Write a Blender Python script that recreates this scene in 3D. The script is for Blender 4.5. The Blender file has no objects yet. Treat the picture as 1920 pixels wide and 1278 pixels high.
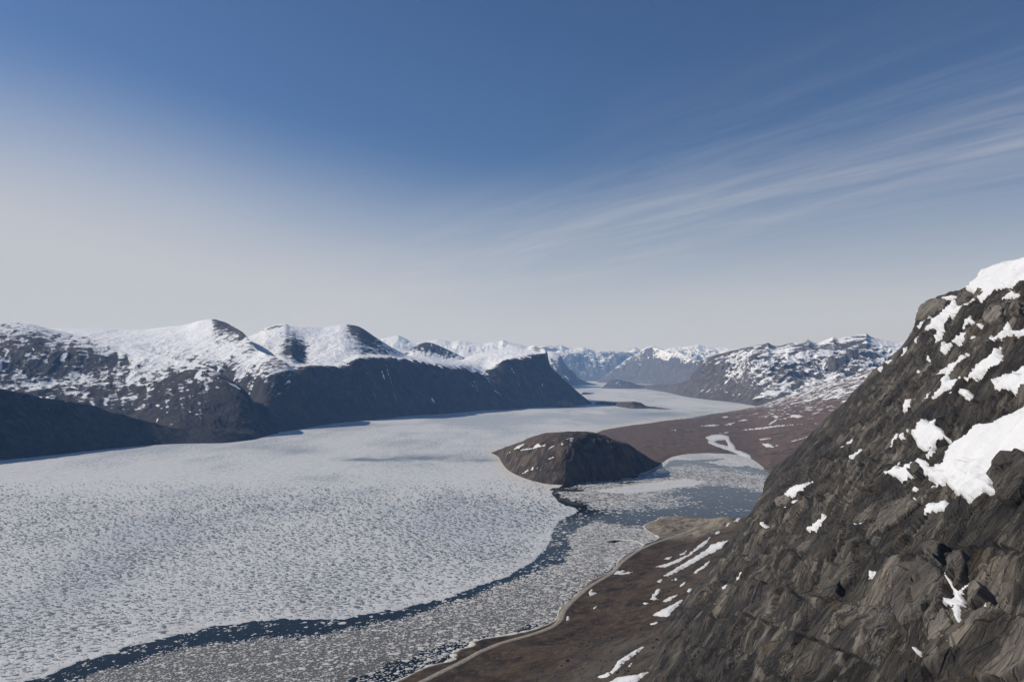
import bpy, math, random
import numpy as np
from mathutils import Vector

random.seed(7)
RNG = np.random.default_rng(11)
scene = bpy.context.scene
COL = scene.collection

# ------------------------------------------------------------------ camera
F = 1493.0                       # focal length in photo pixels (28 mm on 36 mm)
CAMZ = 300.0                     # camera height above the fjord, metres
PITCH = math.atan((692 - 639) / F)
cam_d = bpy.data.cameras.new('camera')
cam_d.sensor_width = 36.0
cam_d.lens = 36.0 * F / 1920.0
cam_d.clip_start = 1.0
cam_d.clip_end = 120000.0
cam = bpy.data.objects.new('camera', cam_d)
COL.objects.link(cam)
cam.location = (0, 0, CAMZ)
cam.rotation_euler = (math.pi / 2 + PITCH, 0, 0)
scene.camera = cam

# ------------------------------------------------------------------ sky, sun, exposure
SUN_AZ = math.radians(-78)       # from +Y (view direction) towards +X
SUN_EL = math.radians(33)
SUN_DIR = Vector((math.sin(SUN_AZ) * math.cos(SUN_EL), math.cos(SUN_AZ) * math.cos(SUN_EL), math.sin(SUN_EL)))
world = bpy.data.worlds.new('World')
scene.world = world
world.use_nodes = True


class NT:
    """tiny helper around a node tree"""
    def __init__(self, tree):
        self.t = tree
        self.t.nodes.clear()

    def n(self, kind, ins=None, **props):
        nd = self.t.nodes.new(kind)
        for k, v in props.items():
            setattr(nd, k, v)
        if ins:
            for k, v in ins.items():
                s = nd.inputs[k]
                if isinstance(v, bpy.types.NodeSocket):
                    self.t.links.new(v, s)
                else:
                    s.default_value = v
        return nd

    def math(self, op, a, b=None, c=None, clamp=False):
        ins = {0: a}
        if b is not None:
            ins[1] = b
        if c is not None:
            ins[2] = c
        return self.n('ShaderNodeMath', ins, operation=op, use_clamp=clamp).outputs[0]

    def mix(self, f, a, b):
        nd = self.n('ShaderNodeMix', data_type='RGBA')
        for s, v in ((nd.inputs[0], f), (nd.inputs[6], a), (nd.inputs[7], b)):
            if isinstance(v, bpy.types.NodeSocket):
                self.t.links.new(v, s)
            else:
                s.default_value = v if not isinstance(v, tuple) or len(v) == 4 else (*v, 1)
        return nd.outputs[2]

    def ramp(self, x, lo, hi, smooth=True):
        return self.n('ShaderNodeMapRange', {0: x, 1: lo, 2: hi, 3: 0.0, 4: 1.0},
                      interpolation_type='SMOOTHSTEP' if smooth else 'LINEAR').outputs[0]

    def noise(self, vec, scale, detail=4.0, rough=0.55, dist=0.0, w=None):
        return self.n('ShaderNodeTexNoise', {'Vector': vec, 'Scale': scale, 'Detail': detail,
                                             'Roughness': rough, 'Distortion': dist}).outputs[0]

    def vmul(self, vec, v):
        return self.n('ShaderNodeVectorMath', {0: vec, 1: v}, operation='MULTIPLY').outputs[0]

    def attr(self, name):
        return self.n('ShaderNodeAttribute', attribute_name=name)


wt = NT(world.node_tree)
sky = wt.n('ShaderNodeTexSky', sky_type='NISHITA', sun_disc=False)
sky.sun_elevation = SUN_EL
sky.sun_rotation = SUN_AZ
sky.altitude = 300.0
sky.air_density = 1.0
sky.dust_density = 0.6
sky.ozone_density = 2.5
tc = wt.n('ShaderNodeTexCoord').outputs['Generated']
sep = wt.n('ShaderNodeSeparateXYZ', {0: tc})
zc = wt.math('MAXIMUM', sep.outputs[2], 0.0)
zz = wt.math('ADD', zc, 0.03)
cx = wt.math('DIVIDE', sep.outputs[0], zz)
cy = wt.math('DIVIDE', sep.outputs[1], zz)
# coordinates on a high flat cloud deck, turned so that streaks run along one wind direction
ca, sa = 0.55, -0.835
al = wt.math('ADD', wt.math('MULTIPLY', cx, ca), wt.math('MULTIPLY', cy, sa))
ac = wt.math('ADD', wt.math('MULTIPLY', cx, -sa), wt.math('MULTIPLY', cy, ca))
vec = wt.n('ShaderNodeCombineXYZ', {0: wt.math('MULTIPLY', al, 0.16), 1: ac, 2: 3.7}).outputs[0]
vec2 = wt.n('ShaderNodeCombineXYZ', {0: wt.math('MULTIPLY', al, 0.45), 1: ac, 2: 9.1}).outputs[0]
st = wt.noise(vec, 1.25, 8.0, 0.60, 0.5)
pa = wt.noise(vec2, 0.30, 4.0, 0.55, 0.3)
bw = wt.math('ADD', ac, wt.math('MULTIPLY', wt.math('SUBTRACT', pa, 0.5), 2.2))
band = wt.math('MULTIPLY', wt.ramp(bw, 1.7, 3.2), wt.math('SUBTRACT', 1.0, wt.ramp(bw, 3.3, 5.0)))
fine = wt.noise(wt.n('ShaderNodeCombineXYZ', {0: wt.math('MULTIPLY', al, 0.5), 1: wt.math('MULTIPLY', ac, 3.0), 2: 1.3}).outputs[0], 2.0, 8.0, 0.62, 0.4)
fib = wt.math('ADD', wt.math('MULTIPLY', wt.ramp(st, 0.20, 0.80), 0.8), wt.math('MULTIPLY', wt.ramp(fine, 0.35, 0.72), 0.50))
cir = wt.math('MULTIPLY', fib, wt.math('ADD', band, wt.math('MULTIPLY', wt.ramp(pa, 0.50, 0.75), 0.18)))
# thin veil that thickens towards the horizon, uneven with the broad cloud field
veil_n = wt.math('SUBTRACT', wt.noise(vec2, 0.16, 3.0, 0.5, 0.2), 0.5)
west = wt.ramp(wt.math('MULTIPLY', sep.outputs[0], -1.0), -0.05, 0.55)
vh = wt.math('SUBTRACT', wt.math('ADD', zc, wt.math('MULTIPLY', veil_n, -0.16)), wt.math('MULTIPLY', west, 0.10))
veil = wt.math('SUBTRACT', 1.0, wt.ramp(vh, 0.03, 0.285))
veil = wt.math('MULTIPLY', veil, 0.88)
cloud = wt.math('ADD', veil, wt.math('MULTIPLY', wt.math('MULTIPLY', cir, 0.40), wt.math('SUBTRACT', 1.0, veil)), clamp=True)
skyc = wt.mix(1.0, sky.outputs[0], sky.outputs[0])
tint = wt.n('ShaderNodeMix', {0: 1.0}, data_type='RGBA', blend_type='MULTIPLY')
wt.t.links.new(sky.outputs[0], tint.inputs[6])
tint.inputs[7].default_value = (0.475, 0.60, 0.785, 1)
col = wt.mix(cloud, tint.outputs[2], (6.05, 6.15, 6.45, 1))
bg = wt.n('ShaderNodeBackground', {'Color': col, 'Strength': 0.10})
wo = wt.n('ShaderNodeOutputWorld', {'Surface': bg.outputs[0]})

sun_d = bpy.data.lights.new('sun', 'SUN')
sun_d.energy = 4.4
sun_d.angle = math.radians(0.55)
sun_d.color = (1.0, 0.95, 0.88)
sun = bpy.data.objects.new('sun', sun_d)
COL.objects.link(sun)
sun.rotation_euler = SUN_DIR.to_track_quat('Z', 'Y').to_euler()

vs = scene.view_settings
vs.view_transform = 'Standard'
vs.look = 'None'
vs.exposure = -0.1
vs.gamma = 1.0
vs.use_curve_mapping = False
scene.cycles.use_denoising = True
scene.cycles.denoiser = 'OPENIMAGEDENOISE'
scene.cycles.denoising_input_passes = 'RGB_ALBEDO_NORMAL'
scene.cycles.denoising_prefilter = 'ACCURATE'
scene.cycles.use_adaptive_sampling = False
scene.cycles.volume_bounces = 1
scene.cycles.max_bounces = 5
scene.cycles.diffuse_bounces = 3
scene.cycles.glossy_bounces = 2


# ------------------------------------------------------------------ geometry helpers
CP, SP = math.cos(PITCH), math.sin(PITCH)


def ray(px, py):
    """direction of a photo pixel, scaled so that its forward (y) component is 1"""
    a = (np.asarray(px, float) - 960) / F
    b = (639 - np.asarray(py, float)) / F
    y = CP - b * SP
    z = SP + b * CP
    return a / y, z / y


def at_y(px, py, y):
    a, c = ray(px, py)
    return np.stack(np.broadcast_arrays(a * y, y, CAMZ + c * y), -1)


def ground_y(px, py, z=0.0):
    a, c = ray(px, py)
    return (z - CAMZ) / c


def ground_pt(px, py, z=0.0):
    return at_y(px, py, ground_y(px, py, z))


def project(V):
    x, y, z = V[..., 0], V[..., 1], V[..., 2] - CAMZ
    f = CP * y + SP * z
    u = -SP * y + CP * z
    return 960 + F * x / f, 639 - F * u / f


def hash2(ix, iy, seed):
    h = (ix.astype(np.int64) * 374761393 + iy.astype(np.int64) * 668265263 + seed * 2147483647) & 0xFFFFFFFF
    h = ((h ^ (h >> 13)) * 1274126177) & 0xFFFFFFFF
    h = ((h ^ (h >> 16)) * 2246822519) & 0xFFFFFFFF
    return (h ^ (h >> 15)) & 0xFFFFFFFF


def perlin(x, y, seed=0):
    x0 = np.floor(x); y0 = np.floor(y)
    fx = x - x0; fy = y - y0
    ux = fx * fx * fx * (fx * (fx * 6 - 15) + 10)
    uy = fy * fy * fy * (fy * (fy * 6 - 15) + 10)

    def g(i, j):
        a = hash2(x0 + i, y0 + j, seed) * (2 * math.pi / 4294967296.0)
        return np.cos(a) * (fx - i) + np.sin(a) * (fy - j)
    n0 = g(0, 0) * (1 - ux) + g(1, 0) * ux
    n1 = g(0, 1) * (1 - ux) + g(1, 1) * ux
    return (n0 * (1 - uy) + n1 * uy) * 1.41


def fbm(x, y, oct=5, seed=0, gain=0.5, lac=2.03):
    s = 0; a = 1.0; t = 0
    for o in range(oct):
        s = s + a * perlin(x, y, seed + o * 17); t += a
        x = x * lac + 13.7; y = y * lac - 7.1; a *= gain
    return s / t


def ridged(x, y, oct=4, seed=0, gain=0.5):
    s = 0; a = 1.0; t = 0
    for o in range(oct):
        s = s + a * (1 - 2 * np.abs(perlin(x, y, seed + o * 31))); t += a
        x = x * 2.07 + 3.1; y = y * 2.07 + 9.2; a *= gain
    return s / t


def voronoi(x, y, seed=0, jit=0.9):
    """F1, F2, random id of nearest cell, offset to the nearest cell point"""
    x0 = np.floor(x); y0 = np.floor(y)
    d1 = np.full(x.shape, 9.0); d2 = np.full(x.shape, 9.0)
    idv = np.zeros(x.shape); ox = np.zeros(x.shape); oy = np.zeros(x.shape)
    for i in (-1, 0, 1):
        for j in (-1, 0, 1):
            h = hash2(x0 + i, y0 + j, seed)
            rx = (h & 0xFFFF) / 65536.0; ry = (h >> 16) / 65536.0
            qx = x0 + i + 0.5 + (rx - 0.5) * jit - x
            qy = y0 + j + 0.5 + (ry - 0.5) * jit - y
            d = np.sqrt(qx * qx + qy * qy)
            near = d < d1
            d2 = np.where(near, d1, np.minimum(d2, d))
            idv = np.where(near, (hash2(x0 + i, y0 + j, seed + 5) & 0xFFFF) / 65536.0, idv)
            ox = np.where(near, qx, ox); oy = np.where(near, qy, oy)
            d1 = np.where(near, d, d1)
    return d1, d2, idv, ox, oy


def sstep(x, a, b):
    t = np.clip((x - a) / (b - a), 0, 1)
    return t * t * (3 - 2 * t)


def poly_sd(px, py, poly):
    """signed distance to a closed polygon, positive inside"""
    poly = np.asarray(poly, float)
    d = np.full(px.shape, 1e18)
    inside = np.zeros(px.shape, bool)
    n = len(poly)
    for i in range(n):
        ax, ay = poly[i]; bx, by = poly[(i + 1) % n]
        ex, ey = bx - ax, by - ay
        wx, wy = px - ax, py - ay
        t = np.clip((wx * ex + wy * ey) / (ex * ex + ey * ey + 1e-12), 0, 1)
        d = np.minimum(d, (wx - ex * t) ** 2 + (wy - ey * t) ** 2)
        c = ((ay > py) != (by > py))
        if ay != by:
            c &= px < (ex * (py - ay) / (by - ay) + ax)
        inside ^= c
    d = np.sqrt(d)
    return np.where(inside, d, -d)


def line_dist(x, y, pts):
    pts = np.asarray(pts, float)
    d = np.full(x.shape, 1e18)
    for (ax, ay), (bx, by) in zip(pts[:-1], pts[1:]):
        ex, ey = bx - ax, by - ay
        t = np.clip(((x - ax) * ex + (y - ay) * ey) / (ex * ex + ey * ey + 1e-12), 0, 1)
        d = np.minimum(d, (x - ax - ex * t) ** 2 + (y - ay - ey * t) ** 2)
    return np.sqrt(d)


def smooth_line(pts, n):
    """resample a polyline by a Catmull-Rom curve"""
    p = np.asarray(pts, float)
    p = np.vstack([2 * p[0] - p[1], p, 2 * p[-1] - p[-2]])
    seg = len(p) - 3
    t = np.linspace(0, seg - 1e-6, n)
    i = t.astype(int); u = (t - i)[:, None]
    a, b, c, d = p[i], p[i + 1], p[i + 2], p[i + 3]
    return 0.5 * (2 * b + (c - a) * u + (2 * a - 5 * b + 4 * c - d) * u ** 2 + (3 * b - a - 3 * c + d) * u ** 3)


def pchip(xq, pts):
    """monotone cubic through (x, y) points"""
    p = np.asarray(pts, float)
    x, y = p[:, 0], p[:, 1]
    if len(x) < 3:
        return np.interp(xq, x, y)
    h = np.diff(x); d = np.diff(y) / h
    m = np.zeros(len(x))
    w1 = 2 * h[1:] + h[:-1]; w2 = h[1:] + 2 * h[:-1]
    ok = d[:-1] * d[1:] > 0
    den = np.where(ok, w1 / np.where(ok, d[:-1], 1) + w2 / np.where(ok, d[1:], 1), 1)
    m[1:-1] = np.where(ok, (w1 + w2) / den, 0)
    m[0], m[-1] = d[0], d[-1]
    xq = np.clip(xq, x[0], x[-1])
    i = np.clip(np.searchsorted(x, xq) - 1, 0, len(x) - 2)
    t = (xq - x[i]) / h[i]
    return (y[i] * (1 + 2 * t) * (1 - t) ** 2 + h[i] * m[i] * t * (1 - t) ** 2 + y[i + 1] * t * t * (3 - 2 * t) + h[i] * m[i + 1] * t * t * (t - 1))


def make_mesh(name, verts, faces, mat, attrs=None, vattrs=None, smooth=True):
    """faces: (n,4) or (n,3) index array, or list of such"""
    me = bpy.data.meshes.new(name)
    verts = np.ascontiguousarray(verts, np.float32)
    groups = faces if isinstance(faces, list) else [faces]
    groups = [np.asarray(g) for g in groups if len(g)]
    tot = np.concatenate([np.full(len(g), g.shape[1]) for g in groups])
    idx = np.concatenate([g.ravel() for g in groups]).astype(np.int32)
    me.vertices.add(len(verts)); me.vertices.foreach_set('co', verts.ravel())
    me.loops.add(len(idx)); me.loops.foreach_set('vertex_index', idx)
    me.polygons.add(len(tot))
    st = np.concatenate([[0], np.cumsum(tot)[:-1]]).astype(np.int32)
    me.polygons.foreach_set('loop_start', st)
    me.update(calc_edges=True)
    me.polygons.foreach_set('use_smooth', np.full(len(tot), smooth))
    for k, v in (attrs or {}).items():
        a = me.attributes.new(k, 'FLOAT', 'POINT')
        a.data.foreach_set('value', np.ascontiguousarray(v, np.float32).ravel())
    for k, v in (vattrs or {}).items():
        a = me.attributes.new(k, 'FLOAT_VECTOR', 'POINT')
        a.data.foreach_set('vector', np.ascontiguousarray(v, np.float32).ravel())
    me.materials.append(mat)
    me.validate(verbose=False)
    o = bpy.data.objects.new(name, me)
    COL.objects.link(o)
    return o


def grid_faces(nr, nc, keep=None):
    i = np.arange(nr * nc).reshape(nr, nc)
    f = np.stack([i[:-1, :-1], i[:-1, 1:], i[1:, 1:], i[1:, :-1]], -1)
    if keep is not None:
        return f[keep]
    return f.reshape(-1, 4)


def grid_mesh(name, V, mat, attrs=None, vattrs=None, keep=None, smooth=True, flip=False):
    nr, nc = V.shape[:2]
    f = grid_faces(nr, nc, keep)
    if flip:
        f = f[:, ::-1]
    verts = V.reshape(-1, 3)
    at = {k: np.broadcast_to(v, (nr, nc)).ravel() for k, v in (attrs or {}).items()}
    va = {k: v.reshape(-1, 3) for k, v in (vattrs or {}).items()}
    if keep is not None:
        used = np.zeros(nr * nc, bool); used[f.ravel()] = True
        remap = np.cumsum(used) - 1
        f = remap[f]; verts = verts[used]
        at = {k: v[used] for k, v in at.items()}
        va = {k: v[used] for k, v in va.items()}
    return make_mesh(name, verts, f, mat, at, va, smooth)


def tag(o, label, cat=None, kind=None, group=None):
    if label:
        o['label'] = label
    if cat:
        o['category'] = cat
    if kind:
        o['kind'] = kind
    if group:
        o['group'] = group
    return o


def grid_normals(V):
    du = np.gradient(V, axis=1); dv = np.gradient(V, axis=0)
    n = np.cross(du, dv)
    return n / (np.linalg.norm(n, axis=-1, keepdims=True) + 1e-9)


# ------------------------------------------------------------------ materials
def new_mat(name):
    m = bpy.data.materials.new(name)
    m.use_nodes = True
    return m, NT(m.node_tree)


def finish(nt, color, rough=0.8, spec=0.3, bump=None, bump_d=1.0, bump_s=1.0):
    ins = {'Base Color': color, 'Roughness': rough, 'Specular IOR Level': spec}
    if bump is not None:
        b = nt.n('ShaderNodeBump', {'Height': bump, 'Distance': bump_d, 'Strength': bump_s})
        ins['Normal'] = b.outputs[0]
    p = nt.n('ShaderNodeBsdfPrincipled', ins)
    nt.n('ShaderNodeOutputMaterial', {'Surface': p.outputs[0]})


def mountain_mat(name, rock_a, rock_b, veg, big=160.0, fine=26.0, sharp=7.0, w1=0.42):
    m, nt = new_mat(name)
    pos = nt.n('ShaderNodeNewGeometry').outputs['Position']
    nz = nt.n('ShaderNodeSeparateXYZ', {0: nt.n('ShaderNodeNewGeometry').outputs['Normal']}).outputs[2]
    n1 = nt.noise(pos, 1.0 / big, 6.0, 0.62, 0.4)
    n2 = nt.noise(nt.vmul(pos, (0.55, 0.35, 1.9)), 1.0 / fine, 6.0, 0.65, 0.3)
    n = nt.math('ADD', nt.math('MULTIPLY', n1, w1), nt.math('MULTIPLY', n2, 1.0 - w1))
    sn = nt.attr('snow').outputs['Fac']
    steep = nt.math('MULTIPLY', nt.math('SUBTRACT', 1.0, nt.ramp(nz, 0.45, 0.85)), 0.22)
    t = nt.math('SUBTRACT', nt.math('MULTIPLY', nt.math('SUBTRACT', sn, 0.5), 0.50), steep)
    t = nt.math('ADD', t, nt.math('SUBTRACT', 0.5, n))
    mask = nt.math('ADD', nt.math('MULTIPLY', t, sharp * 2.2), 0.5, clamp=True)
    c1 = nt.noise(pos, 1.0 / 70.0, 7.0, 0.68, 0.8)
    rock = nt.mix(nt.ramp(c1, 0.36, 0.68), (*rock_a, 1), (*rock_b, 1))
    vst = nt.noise(nt.vmul(pos, (1.0, 1.0, 0.22)), 1.0 / 22.0, 6.0, 0.7, 0.5)
    hvn = nt.n('ShaderNodeHueSaturation', {'Value': nt.math('ADD', nt.math('MULTIPLY', nt.ramp(vst, 0.3, 0.7), 1.3), 0.45), 'Color': rock})
    rock = hvn.outputs[0]
    vg = nt.math('MULTIPLY', nt.ramp(nt.noise(pos, 1.0 / 240.0, 5.0, 0.6), 0.42, 0.6), nt.ramp(nz, 0.72, 0.92))
    rock = nt.mix(vg, rock, (*veg, 1))
    sc = nt.mix(nt.ramp(n1, 0.3, 0.7), (0.78, 0.80, 0.84, 1), (0.86, 0.87, 0.89, 1))
    colr = nt.mix(mask, rock, sc)
    b = nt.math('ADD', nt.noise(pos, 1.0 / 30.0, 8.0, 0.7), nt.math('MULTIPLY', mask, 0.04))
    finish(nt, colr, 0.85, 0.15, b, 16.0, 0.8)
    return m


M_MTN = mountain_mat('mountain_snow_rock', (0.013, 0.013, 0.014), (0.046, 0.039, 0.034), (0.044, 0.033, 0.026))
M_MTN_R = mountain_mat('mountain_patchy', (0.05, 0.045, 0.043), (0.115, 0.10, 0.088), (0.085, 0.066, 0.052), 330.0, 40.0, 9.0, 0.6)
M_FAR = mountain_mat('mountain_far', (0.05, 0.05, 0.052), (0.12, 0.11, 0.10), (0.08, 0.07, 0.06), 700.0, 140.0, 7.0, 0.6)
M_ISL = mountain_mat('island_rock', (0.036, 0.028, 0.022), (0.098, 0.074, 0.055), (0.118, 0.082, 0.056), 60.0, 12.0, 9.0)
M_PLAIN = mountain_mat('tundra_plain', (0.085, 0.064, 0.050), (0.150, 0.108, 0.080), (0.135, 0.092, 0.066), 110.0, 24.0, 10.0)


def snow_mat():
    m, nt = new_mat('snow')
    pos = nt.n('ShaderNodeNewGeometry').outputs['Position']
    n = nt.noise(pos, 0.12, 6.0, 0.6, 0.5)
    d = nt.ramp(nt.noise(pos, 0.6, 5.0, 0.7), 0.62, 0.8)
    c = nt.mix(n, (0.58, 0.59, 0.61, 1), (0.71, 0.71, 0.71, 1))
    rim = nt.attr('rim').outputs['Fac']
    c = nt.mix(nt.math('MULTIPLY', d, 0.25), c, (0.45, 0.42, 0.38, 1))
    dm = nt.math('MULTIPLY', rim, nt.ramp(nt.noise(pos, 0.9, 6.0, 0.72), 0.38, 0.62))
    c = nt.mix(nt.math('MULTIPLY', dm, 0.6), c, (0.30, 0.275, 0.24, 1))
    b = nt.math('ADD', nt.noise(pos, 0.25, 6.0, 0.6), nt.math('MULTIPLY', nt.noise(pos, 1.8, 3.0, 0.6), 0.15))
    finish(nt, c, 0.65, 0.2, b, 1.5, 0.5)
    return m


M_SNOW = snow_mat()


def rock_mat():
    m, nt = new_mat('cliff_rock')
    pq = nt.attr('pq').outputs['Vector']
    cell = nt.attr('cell').outputs['Fac']
    crack = nt.attr('crack').outputs['Fac']
    wet = nt.attr('wet').outputs['Fac']
    led = nt.attr('ledge').outputs['Fac']
    pale = nt.attr('pale').outputs['Fac']
    n1 = nt.noise(nt.vmul(pq, (1.0, 0.5, 1.0)), 0.10, 9.0, 0.68, 0.15)
    c = nt.mix(nt.ramp(n1, 0.30, 0.70), (0.022, 0.020, 0.018, 1), (0.086, 0.075, 0.061, 1))
    # every slab its own tone
    c = nt.mix(nt.math('MULTIPLY', nt.ramp(cell, 0.56, 0.78), 0.7), c, (0.150, 0.132, 0.108, 1))
    c = nt.mix(nt.math('MULTIPLY', nt.math('SUBTRACT', 1.0, nt.ramp(cell, 0.22, 0.44)), 0.65), c, (0.026, 0.025, 0.026, 1))
    fs = nt.noise(nt.vmul(pq, (1.7, 0.07, 1.0)), 1.0, 6.0, 0.7, 0.1)
    hv = nt.n('ShaderNodeHueSaturation', {'Saturation': 1.0, 'Value': nt.math('ADD', nt.math('MULTIPLY', nt.ramp(fs, 0.28, 0.72), 0.95), 0.55), 'Color': c})
    c = hv.outputs[0]
    tv = nt.n('ShaderNodeHueSaturation', {'Saturation': 1.0, 'Value': nt.math('ADD', nt.math('MULTIPLY', nt.ramp(cell, 0.15, 0.85), 0.9), 0.6), 'Color': c})
    c = tv.outputs[0]
    # jointing: angular blocks, each a little higher or lower and of its own tone
    hgt = 0.0
    busy = nt.ramp(nt.noise(pq, 0.045, 3.0, 0.55), 0.38, 0.60)
    for sx, sy, wgt, ed in ((0.28, 0.055, 0.55, 0.04), (0.7, 0.22, 0.30, 0.05), (1.9, 0.9, 0.10, 0.06)):
        vv = nt.vmul(pq, (sx, sy, 0.0))
        vn = nt.n('ShaderNodeTexVoronoi', {'Vector': vv, 'Scale': 1.0, 'Randomness': 0.95}, feature='F1', voronoi_dimensions='2D')
        ve = nt.n('ShaderNodeTexVoronoi', {'Vector': vv, 'Scale': 1.0, 'Randomness': 0.95}, feature='DISTANCE_TO_EDGE', voronoi_dimensions='2D')
        rnd = nt.n('ShaderNodeSeparateColor', {0: vn.outputs['Color']}).outputs[0]
        amt = busy if wgt < 0.5 else 0.85
        line = nt.math('MULTIPLY', nt.math('SUBTRACT', 1.0, nt.ramp(ve.outputs['Distance'], 0.0, ed)), amt)
        tone = nt.n('ShaderNodeHueSaturation', {'Value': nt.math('ADD', nt.math('MULTIPLY', rnd, 0.6), 0.62), 'Color': c})
        c = nt.mix(amt, c, tone.outputs[0])
        c = nt.mix(nt.math('MULTIPLY', line, 0.62), c, (0.013, 0.012, 0.012, 1))
        hgt = nt.math('ADD', hgt, nt.math('MULTIPLY', nt.math('SUBTRACT', nt.math('MULTIPLY', rnd, wgt), nt.math('MULTIPLY', line, wgt * 0.8)), amt))
    # streaks of running water and lichen down the fall line
    s1 = nt.noise(nt.vmul(pq, (0.6, 0.022, 1.0)), 1.0, 5.0, 0.62, 0.15)
    lowf = nt.noise(pq, 0.022, 3.0, 0.5)
    light = nt.math('MULTIPLY', nt.ramp(s1, 0.52, 0.66), nt.ramp(lowf, 0.46, 0.60))
    c = nt.mix(nt.math('MULTIPLY', light, 0.75), c, (0.21, 0.185, 0.155, 1))
    pst = nt.math('MULTIPLY', pale, nt.ramp(nt.noise(nt.vmul(pq, (0.9, 0.06, 1.0)), 1.0, 6.0, 0.65, 0.5), 0.30, 0.60))
    c = nt.mix(nt.math('MULTIPLY', pst, 0.9), c, (0.25, 0.222, 0.19, 1))
    dark = nt.math('MULTIPLY', nt.ramp(nt.noise(nt.vmul(pq, (0.38, 0.016, 1.0)), 1.0, 5.0, 0.62, 0.2), 0.50, 0.66), 0.62)
    dark = nt.math('MULTIPLY', dark, nt.math('SUBTRACT', 1.0, nt.math('MULTIPLY', pale, 0.85)))
    c = nt.mix(dark, c, (0.024, 0.023, 0.024, 1))
    # rusty brown stain and dry moss on the ledges
    mo = nt.math('MULTIPLY', nt.ramp(nt.noise(pq, 0.11, 7.0, 0.72, 0.3), 0.50, 0.68), nt.math('ADD', nt.math('MULTIPLY', led, 0.8), 0.22))
    mc = nt.mix(nt.noise(pq, 0.5, 3.0), (0.075, 0.050, 0.026, 1), (0.12, 0.085, 0.042, 1))
    c = nt.mix(nt.math('MINIMUM', mo, 0.9), c, mc)
    # lichen speckle
    sp = nt.ramp(nt.noise(pq, 1.6, 6.0, 0.75), 0.60, 0.76)
    c = nt.mix(nt.math('MULTIPLY', sp, 0.4), c, (0.16, 0.145, 0.125, 1))
    c = nt.mix(nt.math('MULTIPLY', crack, 0.55), c, (0.020, 0.018, 0.017, 1))
    rough = nt.math('SUBTRACT', 0.82, nt.math('MULTIPLY', wet, 0.42))
    rough = nt.math('SUBTRACT', rough, nt.math('MULTIPLY', dark, 0.22))
    wet_shine = nt.math('MULTIPLY', wet, nt.ramp(nt.noise(nt.vmul(pq, (1.8, 0.5, 1.0)), 1.0, 6.0, 0.75), 0.46, 0.64))
    c = nt.mix(nt.math('MULTIPLY', wet_shine, 0.5), c, (0.33, 0.31, 0.29, 1))  # pale speckle painted into the colour as the wet slab's shine
    b = nt.math('MULTIPLY', nt.noise(pq, 0.9, 8.0, 0.74), 0.55)
    b = nt.math('ADD', b, nt.math('MULTIPLY', nt.noise(nt.vmul(pq, (1.3, 0.12, 1.0)), 1.0, 5.0, 0.62), 0.45))
    b = nt.math('ADD', b, nt.math('MULTIPLY', hgt, 1.0))
    finish(nt, c, rough, 0.3, b, 1.5, 1.0)
    return m


M_ROCK = rock_mat()


def ground_mat():
    m, nt = new_mat('tundra')
    pos = nt.n('ShaderNodeNewGeometry').outputs['Position']
    scree = nt.attr('scree').outputs['Fac']
    sand = nt.attr('sand').outputs['Fac']
    n1 = nt.noise(pos, 0.020, 8.0, 0.68, 0.7)
    c = nt.mix(nt.ramp(n1, 0.34, 0.66), (0.026, 0.019, 0.015, 1), (0.090, 0.062, 0.041, 1))
    n2 = nt.noise(pos, 0.10, 6.0, 0.75, 0.4)
    c = nt.mix(nt.math('MULTIPLY', nt.ramp(n2, 0.48, 0.68), 0.75), c, (0.135, 0.102, 0.066, 1))
    c = nt.mix(nt.math('MULTIPLY', nt.ramp(nt.noise(pos, 0.16, 7.0, 0.7), 0.54, 0.68), 0.7), c, (0.030, 0.027, 0.026, 1))
    sg = nt.mix(nt.noise(pos, 0.35, 8.0, 0.8), (0.045, 0.040, 0.036, 1), (0.135, 0.118, 0.10, 1))
    sm = nt.math('MULTIPLY', scree, nt.math('ADD', nt.ramp(n1, 0.3, 0.6), 0.25), clamp=True)
    c = nt.mix(sm, c, sg)
    sd_ = nt.mix(nt.ramp(nt.noise(pos, 0.06, 7.0, 0.7, 0.6), 0.35, 0.65), (0.11, 0.092, 0.072, 1), (0.30, 0.258, 0.20, 1))
    c = nt.mix(sand, c, sd_)
    b = nt.noise(pos, 0.35, 9.0, 0.74)
    finish(nt, c, 0.92, 0.1, b, 2.2, 0.9)
    return m


M_GROUND = ground_mat()


def simple_mat(name, ca_, cb_, scale, rough=0.9, bump_d=0.4, detail=6.0, spec=0.15):
    m, nt = new_mat(name)
    pos = nt.n('ShaderNodeNewGeometry').outputs['Position']
    n = nt.noise(pos, scale, detail, 0.68, 0.3)
    c = nt.mix(nt.ramp(n, 0.32, 0.68), (*ca_, 1), (*cb_, 1))
    finish(nt, c, rough, spec, n, bump_d, 0.7)
    return m


M_ROAD = simple_mat('gravel_road', (0.19, 0.165, 0.135), (0.31, 0.275, 0.225), 0.22)
M_SEABED = simple_mat('seabed', (0.03, 0.035, 0.035), (0.05, 0.05, 0.045), 0.02)
M_STONE = simple_mat('stones', (0.035, 0.032, 0.030), (0.11, 0.10, 0.09), 0.4)
M_SKERRY = simple_mat('wet_gravel', (0.012, 0.012, 0.011), (0.045, 0.04, 0.033), 0.3)
M_SLUSH = simple_mat('slush', (0.045, 0.046, 0.043), (0.20, 0.192, 0.172), 0.45, 0.5, 0.1)
M_SHOREICE = simple_mat('shore_ice', (0.36, 0.33, 0.28), (0.70, 0.68, 0.63), 0.16)


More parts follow.
